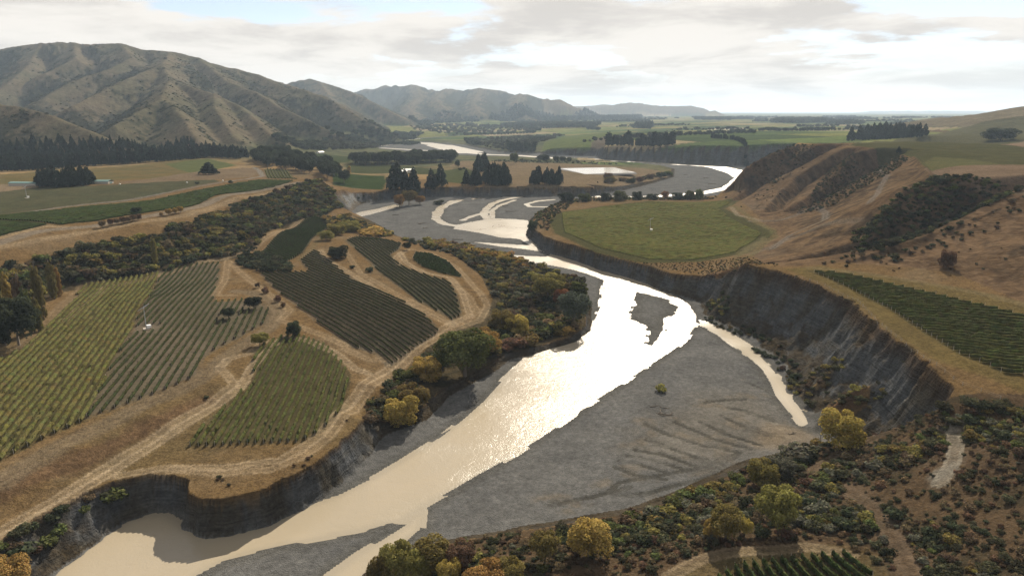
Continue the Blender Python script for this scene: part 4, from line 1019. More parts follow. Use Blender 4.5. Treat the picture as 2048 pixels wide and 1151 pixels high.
def row_mesh(a, b, step, hw, hh, cards_per_m, seed, gap=.03, leaf=.36):
    r = np.random.default_rng(seed); L = np.linalg.norm(b - a); n = max(2, int(L / step) + 1)
    t_ = np.linspace(0, 1, n); q = a + (b - a) * t_[:, None]; d = (b - a) / L; s = np.array((-d[1], d[0]))
    q = q + s * r.normal(0, .05, (n, 1))
    z = hgt(q[:, 0], q[:, 1])
    wv_ = hw * r.uniform(.75, 1.25, n); hv = hh * r.uniform(.88, 1.08, n)
    g = r.random(n) < gap; hv[g] *= .45; wv_[g] *= .5
    prof_ = [(-.85, .28), (-1.0, .62), (-.45, 1.0), (.45, .98), (1.0, .60), (.85, .28)]
    V = np.zeros((n, 6, 3))
    for k, (o_, h_) in enumerate(prof_):
        j = r.normal(0, .06, n)
        V[:, k, :2] = q + s * ((o_ + j) * wv_)[:, None]; V[:, k, 2] = z + hv * (h_ + r.normal(0, .05, n))
    i = np.arange(n - 1)[:, None] * 6; k = np.arange(5)[None]
    F = np.stack([i + k, i + k + 6, i + k + 7, i + k + 1], -1).reshape(-1, 4)
    ends = np.array([[0, 1, 2, 3], [0, 3, 4, 5], [(n - 1) * 6 + x for x in (3, 2, 1, 0)], [(n - 1) * 6 + x for x in (5, 4, 3, 0)]])
    F = np.concatenate([F, ends]); tone = np.repeat(r.uniform(.82, 1.2, (n, 1)) * np.array((1, 1, 1)) * (1 + r.normal(0, .07, (n, 3))), 6, 0)
    parts = [(V.reshape(-1, 3), F, tone)]
    nc = int(L * cards_per_m)
    if nc:
        t2 = r.random(nc); c = np.zeros((nc, 3)); c[:, :2] = a + (b - a) * t2[:, None] + s * (r.normal(0, .75, (nc, 1)) * hw)
        c[:, 2] = np.interp(t2, np.linspace(0, 1, n), z) + hh * r.uniform(.35, 1.15, nc)
        nm_ = np.stack([s[0] * np.sign(r.normal(0, 1, nc)), s[1] * np.sign(r.normal(0, 1, nc)), np.full(nc, .8)], 1)
        parts.append(cards(c, nm_, leaf, r, np.clip(r.normal(1, .25, (nc, 1)), .5, 1.7) * (1 + r.normal(0, .08, (nc, 3)))))
    return join(parts)
post_me = mesh_np('end_post', *tube([(0, 0, -.1), (0, 0, .9), (0, 0, 1.75)], .07, .06, 6), M_POST, link=False).data
VN = 0
ORD = ['first', 'second', 'third', 'fourth', 'fifth', 'sixth', 'seventh', 'eighth', 'ninth', 'tenth', 'eleventh', 'twelfth', 'thirteenth', 'fourteenth', 'fifteenth', 'sixteenth', 'seventeenth', 'eighteenth', 'nineteenth']
def ordinal(i):
    """1 -> first, 23 -> twenty third"""
    if i < 20: return ORD[i - 1]
    if i > 99: return 'hundred and ' + (ordinal(i - 100) if i > 100 else 'zeroth')
    tens = ['twenty', 'thirty', 'forty', 'fifty', 'sixty', 'seventy', 'eighty', 'ninety'][i // 10 - 2]
    return (tens[:-1] + 'ieth') if i % 10 == 0 else tens + ' ' + ORD[i % 10 - 1]
def to_px(x, y, z):
    dz = z - CAM_Z; dep = y * CP - dz * SP; up = y * SP + dz * CP
    return 1024 + FPX * x / dep, 575.5 - FPX * up / dep
def vine_block(poly, d0, d1, spacing, mat, label, group, edge='left', step=1.2, hw=.45, hh=1.75, cpm=3, individual=True, holes=()):
    """label: row of ... ; rows are numbered from one edge of their block"""
    global VN
    segs = row_segments(poly, d0, d1, spacing)
    rows = []
    for a, b in segs:
        pieces = [(a, b)]
        for hx, hy, hr in holes:
            nxt = []
            for p, q in pieces:
                L = np.linalg.norm(q - p); d = (q - p) / L; t0 = (np.array((hx, hy)) - p) @ d; dist = np.linalg.norm(p + d * t0 - (hx, hy))
                if dist < hr and 0 < t0 < L:
                    w_ = math.sqrt(hr * hr - dist * dist)
                    if t0 - w_ > 4: nxt.append((p, p + d * (t0 - w_)))
                    if L - t0 - w_ > 4: nxt.append((p + d * (t0 + w_), q))
                else: nxt.append((p, q))
            pieces = nxt
        m_ = (a + b) / 2; mp = to_px(m_[0], m_[1], float(hgt(*m_)))
        rows.append((mp[0] if edge == 'left' else -mp[1], pieces))
    rows.sort(key=lambda r: r[0])
    res = []; n = 0
    for i, (_, pieces) in enumerate(rows):
        for j, (p, q) in enumerate(pieces):
            VN += 1; n += 1
            v, f, c = row_mesh(np.array(p), np.array(q), step, hw, hh, cpm, 1000 + VN * 7)
            if not individual: res.append((v, f, c)); continue
            o_ = np.array((p[0], p[1], float(hgt(p[0], p[1]))))
            o = mesh_np('vine_row', v - o_, f, MV[mat], c, None, False); o.location = o_
            where = 'near' if edge != 'left' else 'left'
            rk_ = sorted(x[0][1] + x[1][1] for x in pieces).index(p[1] + q[1]); far_ = '' if len(pieces) == 1 else (' near part,' if rk_ == 0 else ' far part,' if rk_ == len(pieces) - 1 else ' middle part,')
            tag(o, '%s vine row from the %s,%s %s' % (ordinal(i + 1), where, far_, label), 'vine row', group)
            for e, oth in ((p, q), (q, p)):
                dd_ = (e - oth) / np.linalg.norm(e - oth); e2 = e + dd_ * .4
                po = bpy.data.objects.new('end_post', post_me); COL.objects.link(po); po.parent = o
                po.location = (e2[0] - o_[0], e2[1] - o_[1], float(hgt(*e2)) - o_[2])
    if not individual:
        v, f, c = join(res); o = mesh_np('vine_rows', v, f, MV[mat], c, None, False); tag(o, label, None, None, 'stuff')
    return n
mach = at(293, 657); t1 = at(508, 614); t2 = at(457, 634)
cnt = {}
cnt['A1'] = vine_block(BA1, P(127, 841, 15), P(312, 560, 15), 2.6, 'yellow', 'of the yellow green block', 'rows of the yellow green vine block', hw=.72, hh=1.35, cpm=3.2, step=1.5)
cnt['A2'] = vine_block(BA2, P(220, 833, 14.6), P(430, 560, 14.6), 3.1, 'deep', 'of the block around the wind machine', 'rows of the block with the wind machine', holes=[(mach[0], mach[1], 7), (t1[0], t1[1], 6), (t2[0], t2[1], 6)], hw=.40, hh=1.45, cpm=4.0)
cnt['M'] = vine_block(BM, P(621, 544, 11.3), P(878, 654, 11.3), 3.1, 'deep', 'of the big middle block', 'rows of the big middle vine block', cpm=3.0, hw=.30, hh=1.1)
cnt['L'] = vine_block(BL, P(599, 757, 10.7), P(534, 887, 10.7), 2.5, 'olive', 'of the fan shaped block nearest the low cliff', 'rows of the block nearest the low cliff', cpm=5, step=1.0, hw=.45, hh=1.5)
cnt['U'] = vine_block(BU, P(696, 483, 10.4), P(905, 633, 10.4), 3.0, 'deep', 'of the long block beside the loop track', 'rows of the block beside the loop track', cpm=2.6, hw=.30, hh=1.1)
cnt['O'] = vine_block(BO, P(830, 527, 9), P(926, 555, 9), 2.6, 'green', 'of the small leaf shaped block', 'rows of the small leaf shaped block', cpm=3, hw=.36, hh=1.3)
cnt['C'] = vine_block(BC, P(524, 505, 12.3), P(562, 522, 12.3), 2.7, 'green', 'of the curved block under the bushy scarp', 'rows of the curved block', edge='near', cpm=2.5, hw=.36, hh=1.35)
cnt['R'] = vine_block(RT, P(1862, 679, 30.5), P(2048, 696, 30.5), 3.9, 'olive', 'of the block above the big cliff', 'rows of the block above the big cliff', edge='near', cpm=3.2, step=1.4, hw=.62, hh=1.5)
cnt['B'] = vine_block(BR, P(1690, 1112, 14), P(1722, 1151, 14), 2.3, 'green', 'of the block at the bottom edge', 'rows of the block at the bottom edge', cpm=7, step=.8, hw=.4, hh=1.6)
cnt['S'] = vine_block(SB, P(534, 342, 33), P(541, 360, 33), 4, 'olive', 'of the small block by the road bend', 'rows of the small block by the road bend', cpm=0, step=3, hw=.7, hh=1.2)
cnt['RD'] = vine_block(RD, P(1120, 440, 12), P(1400, 436, 12), 3.0, 'round', 'fine rows of green vines filling the round river terrace', None, step=2.6, hw=1.15, hh=.55, cpm=.5, individual=False)
cnt['UL'] = vine_block(UL, P(0, 442, 33), P(560, 367, 33), 3.0, 'green', 'rows of dark vines along the rim of the upper terrace', None, step=2.5, hw=.8, hh=1.3, cpm=.9, individual=False)
cnt['UL2'] = vine_block(UL2, P(0, 475, 33), P(95, 462, 33), 3.0, 'green', 'rows of dark vines at the left end of the upper terrace', None, step=2.5, hw=.8, hh=1.3, cpm=.9, individual=False)
print('vine rows', cnt)

# ------------------------------------------------------------------ single trees that stand out
LONE = [  # pixel x, foot, top, kind, leaves, width in pixels, label
    (800, 846, 786, 'dome', 'gold', 76, 'round golden yellow willow at the top of the gravel beach'),
    (826, 812, 762, 'dome', 'olive', 70, 'olive gold willow just behind the golden willow on the beach'),
    (930, 752, 660, 'broad', 'green', 118, 'tall broad green poplar, the largest tree beside the river beach'),
    (968, 712, 655, 'broad', 'gold', 56, 'yellow topped tree at the right shoulder of the tallest green poplar'),
    (852, 758, 706, 'dome', 'gold', 64, 'small golden crown left of the tallest green poplar'),
    (1004, 662, 612, 'dome', 'olive', 60, 'rounded olive willow beside the end of the loop track'),
    (1030, 668, 622, 'dome', 'gold', 52, 'dull yellow willow right of the rounded olive willow'),
    (1148, 652, 582, 'broad', 'blue', 62, 'dense blue green tree on the bush point by the shining river'),
    (1156, 606, 556, 'poplar', 'green', 60, 'upright green poplar behind the dense blue green tree'),
    (1138, 604, 560, 'poplar', 'olive', 50, 'olive poplar standing left of the upright green poplar'),
    (1122, 612, 577, 'broad', 'orange', 36, 'orange tree beside the dense blue green tree'),
    (1095, 598, 545, 'broad', 'olive', 72, 'wide olive tree at the back of the bush point'),
    (1128, 668, 646, 'shrub', 'gold', 40, 'low yellow bush overhanging the shining water at the point'),
    (1684, 892, 810, 'dome', 'gold', 88, 'domed golden tree with bare lower stems under the big cliff'),
    (1555, 1062, 962, 'broad', 'olive', 84, 'big round olive tree casting a dark shadow near the bottom vines'),
    (1450, 1080, 1008, 'broad', 'olive', 72, 'yellow tipped tree left of the big round olive tree'),
    (1489, 1072, 1030, 'broad', 'gold', 30, 'small bright yellow tree between the two big olive trees'),
    (1420, 1078, 1035, 'broad', 'gold', 36, 'little golden tree at the left foot of the yellow tipped tree'),
    (1592, 922, 880, 'shrub', 'grey', 62, 'grey green willow thicket at the end of the gravel bar'),
    (1528, 968, 912, 'dome', 'olive', 56, 'leafy olive willow on the gravel edge'),
    (1560, 950, 905, 'dome', 'grey', 60, 'grey green willow between two thickets on the gravel edge'),
    (1178, 1112, 1040, 'broad', 'gold', 86, 'dull gold round tree in the brown scrub below the gravel'),
    (1090, 1122, 1056, 'broad', 'olive', 62, 'thin olive tree left of the dull gold round tree'),
    (795, 1160, 1072, 'broad', 'olive', 70, 'yellow green willow at the bottom edge beside the side channel'),
    (868, 1150, 1070, 'broad', 'olive', 70, 'second yellow green willow from the side channel'),
    (922, 1148, 1074, 'broad', 'brown', 56, 'brown leaved tree right of the yellow green willows'),
    (972, 1185, 1116, 'broad', 'gold', 92, 'pale gold tree cut by the bottom edge of the picture'),
    (26, 1172, 1104, 'dome', 'gold', 84, 'orange gold willow in the bottom left corner'),
    (834, 1170, 1092, 'broad', 'olive', 56, 'feathery olive willow between the two yellow green willows'),
    (900, 1176, 1108, 'broad', 'gold', 54, 'low golden willow in front of the brown leaved tree'),
    (1020, 1168, 1112, 'broad', 'olive', 50, 'olive bushy tree right of the pale gold tree'),
    (760, 1175, 1108, 'broad', 'olive', 50, 'low yellow green willow leaning over the side channel'),
    (587, 671, 640, 'dome', 'dark', 36, 'dark round tree beside the track between two vine blocks'),
    (520, 691, 664, 'broad', 'olive', 34, 'small yellow green tree casting a shadow on tan grass'),
    (508, 617, 592, 'broad', 'dark', 28, 'dark lone tree among the vine rows, the right one of two'),
    (457, 637, 614, 'broad', 'dark', 28, 'dark lone tree among the vine rows, the left one of two'),
    (675, 516, 489, 'dome', 'dark', 40, 'dark bushy tree at the tip of the big middle vine block'),
    (814, 500, 484, 'broad', 'dark', 16, 'small dark tree by the leaf shaped vine block'),
    (418, 349, 325, 'pine', 'pine', 30, 'lone dark pine on the tan field of the upper terrace'),
    (273, 427, 413, 'broad', 'dark', 20, 'small dark tree at the edge of the upper vines'),
    (799, 416, 388, 'broad', 'gold', 20, 'bright yellow tree on the gravel under the dark pines'),
    (818, 410, 380, 'broad', 'olive', 30, 'olive green tree right of the bright yellow tree'),
    (840, 409, 391, 'broad', 'gold', 22, 'dull yellow tree at the right end of the little riverside row'),
    (878, 408, 398, 'shrub', 'dark', 22, 'dark bush on the gravel spit under the cliff'),
    (2001, 281, 256, 'dome', 'dark', 60, 'wide dark spreading tree on the plateau pasture'),
    (1797, 306, 293, 'pine', 'pine', 9, 'tiny dark conifer on the rim of the plateau'),
    (699, 346, 330, 'poplar', 'gold', 12, 'slim yellow poplar beside the dark trees of the farmstead'),
    (652, 480, 461, 'dome', 'olive', 28, 'olive willow at the end of the curved vine block'),
    (672, 470, 445, 'dome', 'olive', 44, 'large olive gold willow behind the curved vine block'),
    (700, 462, 440, 'dome', 'olive', 40, 'olive gold willow at the river corner of the vine terrace'),
    (745, 470, 452, 'shrub', 'gold', 60, 'long low golden bush along the gravel edge'),
    (1330, 400, 382, 'broad', 'orange', 16, 'small orange tree in the hedge behind the round terrace'),
    (1892, 535, 495, 'dome', 'brown', 30, 'dark lone bush on the brown slope above the cliff vines'),
    (312, 533, 466, 'poplar', 'olive', 22, 'lone tall poplar against the bushy scarp'),
    (1066, 462, 440, 'dome', 'dark', 22, 'dark bush at the upstream corner of the round terrace'),
]
for px, by, ty, kind, leaf, w, lab in LONE:
    nm_ = 'shrub' if kind == 'shrub' else {'pine': 'pine_tree', 'poplar': 'poplar_tree', 'dome': 'willow_tree'}.get(kind, 'tree')
    tree_px(px, by, ty, kind, leaf, lab, w, 'bush' if kind == 'shrub' else 'tree', None, nm_)

def tree_row(lst, kind, leaves, label, group, name, cat='tree', wf=1.0):
    for i, (px, by, ty, w) in enumerate(sorted(lst)):
        tree_px(px, by, ty, kind, leaves[random.randrange(len(leaves))] if isinstance(leaves, (list, tuple)) else leaves, ordinal(i + 1) + ' from left, ' + label, w, cat, group, name, wf)
# poplars at the left edge
for i, (px, by, ty, w, leaf) in enumerate(sorted([(4, 655, 545, 30, 'olive'), (24, 640, 532, 28, 'gold'), (38, 690, 590, 74, 'dark'), (62, 668, 560, 40, 'green'), (84, 640, 514, 28, 'olive'), (78, 662, 585, 30, 'olive'),
                            (110, 598, 512, 26, 'olive'), (118, 592, 524, 20, 'gold'), (12, 690, 580, 40, 'dark'), (48, 648, 536, 28, 'brown'), (-20, 660, 560, 34, 'olive'), (-30, 700, 570, 50, 'dark')])):
    tree_px(px, by, ty, 'poplar' if w < 45 else 'broad', leaf, ordinal(i + 1) + ' tree from the left, a tall poplar in the left edge grove' if w < 45 else ('broad dark tree filling the foot of the left poplar grove' if px > 0 else 'broad dark tree cut by the left edge of the picture'), w, 'tree', 'poplars at the left edge', 'poplar_tree' if w < 45 else 'tree')
tree_row([(205, 456, 440, 17), (222, 452, 437, 15), (234, 449, 436, 14), (247, 447, 433, 15), (257, 445, 432, 14), (267, 443, 429, 15), (278, 441, 427, 15)], 'broad', ['brown', 'olive', 'brown'], 'small rust and yellow tree in the line beside the rim road', 'rust coloured trees along the rim road', 'tree')
tree_row([(323, 433, 424, 9), (338, 431, 416, 16), (350, 428, 415, 13), (361, 426, 412, 15)], 'broad', 'gold', 'small yellow tree in the short row by the rim road', 'yellow trees along the rim road', 'tree')
tree_row([(515, 575, 561, 11), (531, 586, 571, 15), (556, 603, 586, 15), (567, 613, 600, 12)], 'shrub', ['brown', 'rust'], 'rust coloured round bush in the line beside the vine track', 'rust coloured bushes by the vine track', 'shrub', 'bush')
tree_row([(1132, 404, 384, 34), (1168, 403, 386, 26), (1211, 402, 384, 30), (1240, 402, 380, 40), (1275, 400, 381, 24), (1305, 400, 386, 24), (1356, 399, 384, 28), (1378, 399, 380, 26), (1398, 399, 376, 24)], 'dome', ['dark', 'green', 'dark'], 'rounded dark tree in the hedge behind the round terrace', 'trees in the hedge behind the round terrace', 'tree')
tree_row([(1219, 366, 352, 26), (1245, 362, 354, 20), (1300, 357, 346, 22), (1322, 355, 344, 22), (1337, 351, 342, 20), (1262, 366, 356, 26), (1280, 364, 353, 20), (1215, 357, 344, 24)], 'dome', ['olive', 'dark', 'brown', 'green'], 'bushy tree at the river end of the tan field', 'bushy trees at the end of the tan field', 'tree')
tree_row([(1086, 325, 309, 26), (1028, 328, 306, 20), (1112, 325, 312, 14), (1125, 325, 313, 16), (1138, 326, 314, 14)], 'broad', ['dark', 'green'], 'dark tree along the back edge of the tan field', 'trees along the back edge of the tan field', 'tree')
tree_row([(915, 336, 320, 12), (928, 340, 334, 8), (920, 342, 335, 8)], 'broad', ['dark'], 'small tree on the green field between the pine stands', 'small trees between the pine stands', 'tree')

# stands of pines: every tree of a stand is a thing
def stand(poly_top, spacing, kind, leaf, hpx, label, group, name='pine_tree', wk=.55, line=False, hv=.18, cat='pine'):
    pts = [at(a, b) for a, b in poly_top]
    if line:
        xs, ys = [], []
        for p, q in zip(pts[:-1], pts[1:]):
            L = math.hypot(q[0] - p[0], q[1] - p[1]); n = max(1, int(L / spacing))
            for i in range(n): t_ = (i + random.uniform(.3, .7)) / n; xs.append(p[0] + (q[0] - p[0]) * t_); ys.append(p[1] + (q[1] - p[1]) * t_)
        xs, ys = np.array(xs), np.array(ys)
    else: xs, ys = scatter_plan(pts, spacing)
    order = np.argsort(xs / ys); xs, ys = xs[order], ys[order]
    for i, (x, y) in enumerate(zip(xs, ys)):
        z = float(hgt(x, y)); dep = y * CP + (CAM_Z - z) * SP
        h = hpx * dep / FPX / .95 * random.uniform(1 - hv, 1 + hv)
        place_tree(x, y, z, h * wk, h, kind, leaf, ordinal(i + 1) + ' from left, ' + label, cat, group, name)
    return len(xs)
nst = {}
nst['a'] = stand([(78, 373), (80, 368), (180, 364), (186, 369), (150, 374), (100, 376)], 9, 'pine', 'pine', 30, 'dark pine in the isolated clump beside the long teal shed', 'pines of the clump by the teal shed', wk=.75)
nst['b'] = stand([(768, 384), (796, 376), (885, 374), (888, 384), (850, 390), (790, 391)], 13, 'pine', 'pine', 44, 'tall dark pine in the stand left of the small green field', 'pines of the stand on the low cliff', wk=.62)
nst['c'] = stand([(932, 373), (960, 371), (960, 364), (935, 366)], 9, 'pine', 'pine', 28, 'dark pine at the low left end of the middle stand', 'pines of the middle stand', wk=.6)
nst['d'] = stand([(970, 372), (1024, 372), (1026, 364), (972, 364)], 10, 'pine', 'pine', 36, 'dark pine in the square middle stand on the tan field', 'pines of the middle stand', wk=.55)
nst['e'] = stand([(955, 345), (975, 340), (970, 333), (955, 335)], 12, 'pine', 'pine', 30, 'taller pine standing behind the middle stand', 'pines of the middle stand', wk=.6)
nst['f'] = stand([(1053, 371), (1124, 371), (1124, 366), (1053, 367)], 9, 'pine', 'pine', 30, 'dark pine in the narrow stand on the cliff edge', 'pines of the narrow stand on the cliff edge', wk=.55)
nst['g'] = stand([(1213, 293), (1240, 291), (1350, 290)], 9, 'poplar', 'pine', 25, 'tall dark conifer in the row on top of the far cliff', 'conifers on the far cliff', wk=.8, line=True, hv=.32)
nst['h'] = stand([(1690, 284), (1720, 281), (1850, 281), (1855, 275), (1800, 270), (1740, 274)], 19, 'pine', 'pine', 25, 'dark conifer in the wedge shaped plateau grove', 'conifers of the plateau grove', wk=.55)
nst['i'] = stand([(1422, 276), (1470, 280), (1590, 291)], 13, 'poplar', 'pine', 9, 'small dark conifer in the shelter belt along the far cliff rim', 'shelter belt on the far cliff rim', wk=1.2, line=True, hv=.35)
nst['j'] = stand([(1012, 302), (1040, 303), (1072, 304)], 11, 'poplar', 'dark', 22, 'dark poplar in the row at the bend of the far river', 'poplars by the far river bend', wk=.75, line=True, name='poplar_tree', cat='poplar')
nst['k'] = stand([(702, 330), (760, 331), (830, 329), (905, 325), (905, 320), (830, 322), (702, 325)], 17, 'broad', 'dark', 21, 'dark broad tree in the belt around the farmstead', 'trees of the farmstead belt', name='tree', wk=1.1, cat='tree')
nst['l'] = stand([(510, 330), (560, 340), (640, 358), (690, 372), (696, 362), (660, 338), (600, 322), (540, 314), (500, 318)], 21, 'broad', 'dark', 24, 'dark tree on the shoulder of the upper terrace', 'trees on the shoulder of the upper terrace', name='tree', wk=1.0, cat='tree')
nst['m'] = stand([(0, 343), (70, 340), (200, 331), (330, 322), (420, 314), (480, 318)], 8, 'pine', 'pine', 26, 'tall dark pine at the front of the plantation under the hills', 'front pines of the plantation', wk=.6, line=True)
print('stands', nst)

# the rest of the plantation and the woods far off
def wood(px, step, hm, kind, leaf, label, z=None, hv=.25, wk=.6, name='far_wood'):
    pts = [at(a, b) if z is None else P(a, b, z) for a, b in px]
    xs, ys = scatter_plan(pts, step)
    if not len(xs): return
    zs = hgt(xs, ys); h = hm * rng.uniform(1 - hv, 1 + hv, len(xs))
    w = h * wk * rng.uniform(.8, 1.2, len(xs))
    meshes = [vmesh(kind, i, leaf) for i in range(len(CROWN[kind]))]
    stuff_instances(name, np.stack([xs, ys, zs - .2], 1), np.stack([w, w, h], 1), meshes, leaf, label)
    return len(xs)
WN = {}
WN['fp'] = wood([(-400, 350), (-400, 296), (0, 290), (120, 288), (240, 292), (330, 297), (400, 300), (470, 306), (505, 316), (420, 312), (200, 329), (70, 338), (0, 341)], 9.5, 17, 'farpine', 'pine', 'dark pine plantation between the fields and the hills', wk=.62, name='pine_wood')
WN['w1'] = wood([(975, 236), (985, 240), (1270, 239), (1285, 234), (1150, 231), (1000, 230)], 34, 34, 'farpine', 'dark', 'dark plantation band on the far plain before the hills', wk=1.1)
WN['w2'] = wood([(1003, 252), (1020, 256), (1190, 256), (1200, 250), (1050, 249)], 24, 20, 'fartree', 'dark', 'hazy dark wood in the middle of the far plain', wk=1.2)
WN['w3'] = wood([(1262, 256), (1300, 258), (1306, 250), (1275, 250)], 20, 24, 'farpine', 'dark', 'dark clump above the far cliff conifers', wk=.9)
WN['w4'] = wood([(1540, 246), (1600, 248), (1650, 246), (1655, 240), (1560, 239)], 34, 22, 'fartree', 'dark', 'hazy shelter woods on the far right plain', wk=1.4)
WN['w5'] = wood([(1655, 249), (1720, 250), (1735, 246), (1660, 244)], 34, 18, 'fartree', 'dark', 'hazy shelter woods left of the plateau grove', wk=1.5)
WN['w6'] = wood([(1390, 240), (1460, 241), (1460, 238), (1395, 237)], 40, 22, 'fartree', 'dark', 'thin woods on the horizon plain', wk=1.5)
WN['w7'] = wood([(650, 300), (745, 298), (760, 282), (700, 284), (640, 288)], 17, 9, 'fartree', 'scrub', 'bushy flats left of the far river', wk=1.5, hv=.5)
WN['w8'] = wood([(650, 284), (700, 285), (790, 279), (850, 268), (790, 266), (700, 272), (650, 276)], 19, 12, 'fartree', 'dark', 'dark bush on the scarp below the hill road', wk=1.4, hv=.4)
WN['w9'] = wood([(830, 262), (900, 270), (1000, 268), (1080, 262), (1030, 252), (900, 250), (820, 254)], 42, 10, 'fartree', 'scrub', 'scattered scrub on the far river flats', wk=1.6, hv=.5)
WN['wa'] = wood([(940, 290), (1000, 300), (1060, 300), (1085, 285), (1130, 270), (1000, 275), (930, 278)], 22, 7, 'fartree', 'scrub', 'scattered scrub inside the river bend', wk=1.7, hv=.5)
WN['wb'] = wood([(560, 300), (650, 300), (660, 285), (600, 285), (540, 292)], 15, 9, 'fartree', 'dark', 'bush at the foot of the left hills', wk=1.4, hv=.4)
WN['wc'] = wood([(830, 246), (870, 248), (960, 244), (970, 238), (860, 236), (820, 240)], 45, 22, 'fartree', 'dark', 'dark trees at the mouth of the side valley', wk=1.4, hv=.4)
WN['wd'] = wood([(780, 287), (820, 291), (845, 288), (820, 284)], 12, 6, 'fartree', 'dark', 'bushes on the island of the far river', wk=1.6, hv=.4)
# shelter belts along the paddock edges of the far plain
bx_, by__, bh_ = [], [], []
for k in range(150):
    v0 = (math.floor(random.uniform(7, 30)) + .5) * 210; u0 = random.uniform(200, 5200); L = random.uniform(80, 420)
    for q in np.arange(0, L, 15):
        u_, v_ = u0 + q, v0 + random.uniform(-5, 5)
        if k % 3 == 0: u_, v_ = u0 + random.uniform(-5, 5), v0 + q * .6
        bx_.append(u_ * math.cos(ang) - v_ * math.sin(ang)); by__.append(u_ * math.sin(ang) + v_ * math.cos(ang)); bh_.append(random.uniform(6, 13) * (1 + v0 / 9000))
bx_, by__, bh_ = map(np.array, (bx_, by__, bh_)); k = (np.hypot(bx_, by__) > 1750) & (np.abs(np.arctan2(bx_, by__)) < .8)
bx_, by__, bh_ = bx_[k], by__[k], bh_[k]
k = hillm[np.clip(np.searchsorted(RS, np.hypot(bx_, by__)), 0, NR - 1) * NC + np.clip(np.searchsorted(TH, np.arctan2(bx_, by__)), 0, NC - 1)] < .05; bx_, by__, bh_ = bx_[k], by__[k], bh_[k]
stuff_instances('far_wood', np.stack([bx_, by__, hgt(bx_, by__)], 1), np.stack([bh_ * 1.3, bh_ * 1.3, bh_], 1), [vmesh('fartree', i, 'dark') for i in range(2)], 'dark', 'hazy shelter belts between the far paddocks')
# scrub on the hills
hx = rng.uniform(-2600, -150, 110000); hy = rng.uniform(850, 3000, 110000)
ri = np.clip(np.searchsorted(RS, np.hypot(hx, hy)), 0, NR - 1); ti = np.clip(np.searchsorted(TH, np.arctan2(hx, hy)), 0, NC - 1)
vi = ri * NC + ti
keep = (hillm[vi] > .3) & (np.abs(np.arctan2(hx, hy)) < math.radians(41)) & (rng.random(110000) < .03 + .9 * dark[vi] ** 1.5)
hx, hy = hx[keep], hy[keep]; hz_ = hgt(hx, hy); sz = rng.gamma(2.5, .8, len(hx)) + .9
stuff_instances('hill_scrub', np.stack([hx, hy, hz_ - .4], 1), np.stack([sz * 1.4, sz * 1.4, sz * .8], 1), [vmesh('tuft', i, 'scrub') for i in range(2)], 'scrub', 'dark scrub dotted over the left hills')
WN['hill'] = len(hx)

# ------------------------------------------------------------------ shrubs: the largest are things, the rest of each thicket is one object
SHR = []     # x, y, z, w, h, leaf, place
def thicket(px, z, step, h0, h1, leaves, place, wk=1.35, thin=0.0, pz=None):
    pts = [at(a, b) if z is None else P(a, b, z if not isinstance(z, (list, tuple)) else 0) for a, b in px]
    xs, ys = scatter_plan(pts, step, .95)
    if thin:
        k = fbm(xs, ys, 14, 3, 211) > thin; xs, ys = xs[k], ys[k]
    zs = hgt(xs, ys); sizes = rng.gamma(3.0, 1 / 3.0, len(xs))
    for x, y, z_, s in zip(xs, ys, zs, sizes):
        h = min(h1 * 1.5, h0 + (h1 - h0) * s * .5)
        SHR.append((x, y, z_, h * wk * random.uniform(.85, 1.25), h, random.choice(leaves), place))
scarp = [(-300, 560, 33), (0, 518, 33), (100, 496, 33), (200, 475, 33), (300, 459, 33), (400, 431, 33), (480, 400, 33), (560, 376, 33), (640, 362, 30), (675, 395, 20), (692, 414, 10), (640, 434, 12), (560, 456, 12), (500, 505, 13.5), (440, 517, 13.8), (330, 541, 14), (130, 576, 15), (0, 640, 15), (-300, 700, 15)]
scp = [P(*q) for q in scarp]
xs, ys = scatter_plan(scp, 3.9, .95); zs = hgt(xs, ys); g_ = rng.gamma(2.6, 1 / 2.6, len(xs))
for x, y, z_, s in zip(xs, ys, zs, g_):
    h = min(7.5, 1.5 + 2.4 * s)
    SHR.append((x, y, z_, h * 1.3, h, random.choice(['dark', 'scrub', 'scrub', 'green', 'rust', 'olive'] if s > .6 else ['scrub', 'rust', 'grey', 'dark']), 'on the bushy scarp below the upper terrace'))
thicket([(475, 512), (505, 505), (545, 512), (585, 535), (575, 546), (520, 546), (480, 532)], None, 4.5, 3, 5, ['dark', 'dark', 'scrub'], 'in the dark thicket at the tip of the curved vines')
thicket([(640, 436), (700, 430), (712, 440), (760, 458), (790, 470), (770, 474), (700, 462), (660, 462)], None, 5, 2.5, 4.5, ['olive', 'dark', 'gold', 'scrub'], 'at the river corner of the vine terrace')
thicket([(800, 478), (860, 487), (1010, 512), (1090, 536), (1165, 565), (1170, 640), (1140, 668), (1080, 685), (1010, 700), (950, 700), (960, 672), (1000, 640), (990, 600), (960, 548), (905, 508), (850, 497)], None, 4.1, 1.8, 4.2, ['scrub', 'dark', 'scrub', 'rust', 'olive', 'grey'], 'on the bush flat between the loop track and the river')
thicket([(850, 478), (930, 492), (1020, 513), (1060, 528), (1055, 538), (1000, 522), (920, 505), (850, 492)], None, 5, 3, 5.5, ['gold', 'olive', 'gold', 'brown'], 'in the golden fringe along the upstream gravel')
thicket([(960, 735), (1010, 704), (1080, 686), (1140, 670), (1160, 640), (1100, 640), (1020, 665), (960, 690)], None, 6, 5, 8, ['olive', 'dark', 'scrub', 'brown', 'green'], 'in the tall fringe of the bush point')
thicket([(722, 838), (775, 838), (800, 800), (860, 760), (900, 730), (900, 690), (860, 715), (800, 745), (765, 775), (740, 800)], None, 3.6, 2, 4, ['dark', 'scrub', 'green', 'rust'], 'on the bank between the track and the beach')
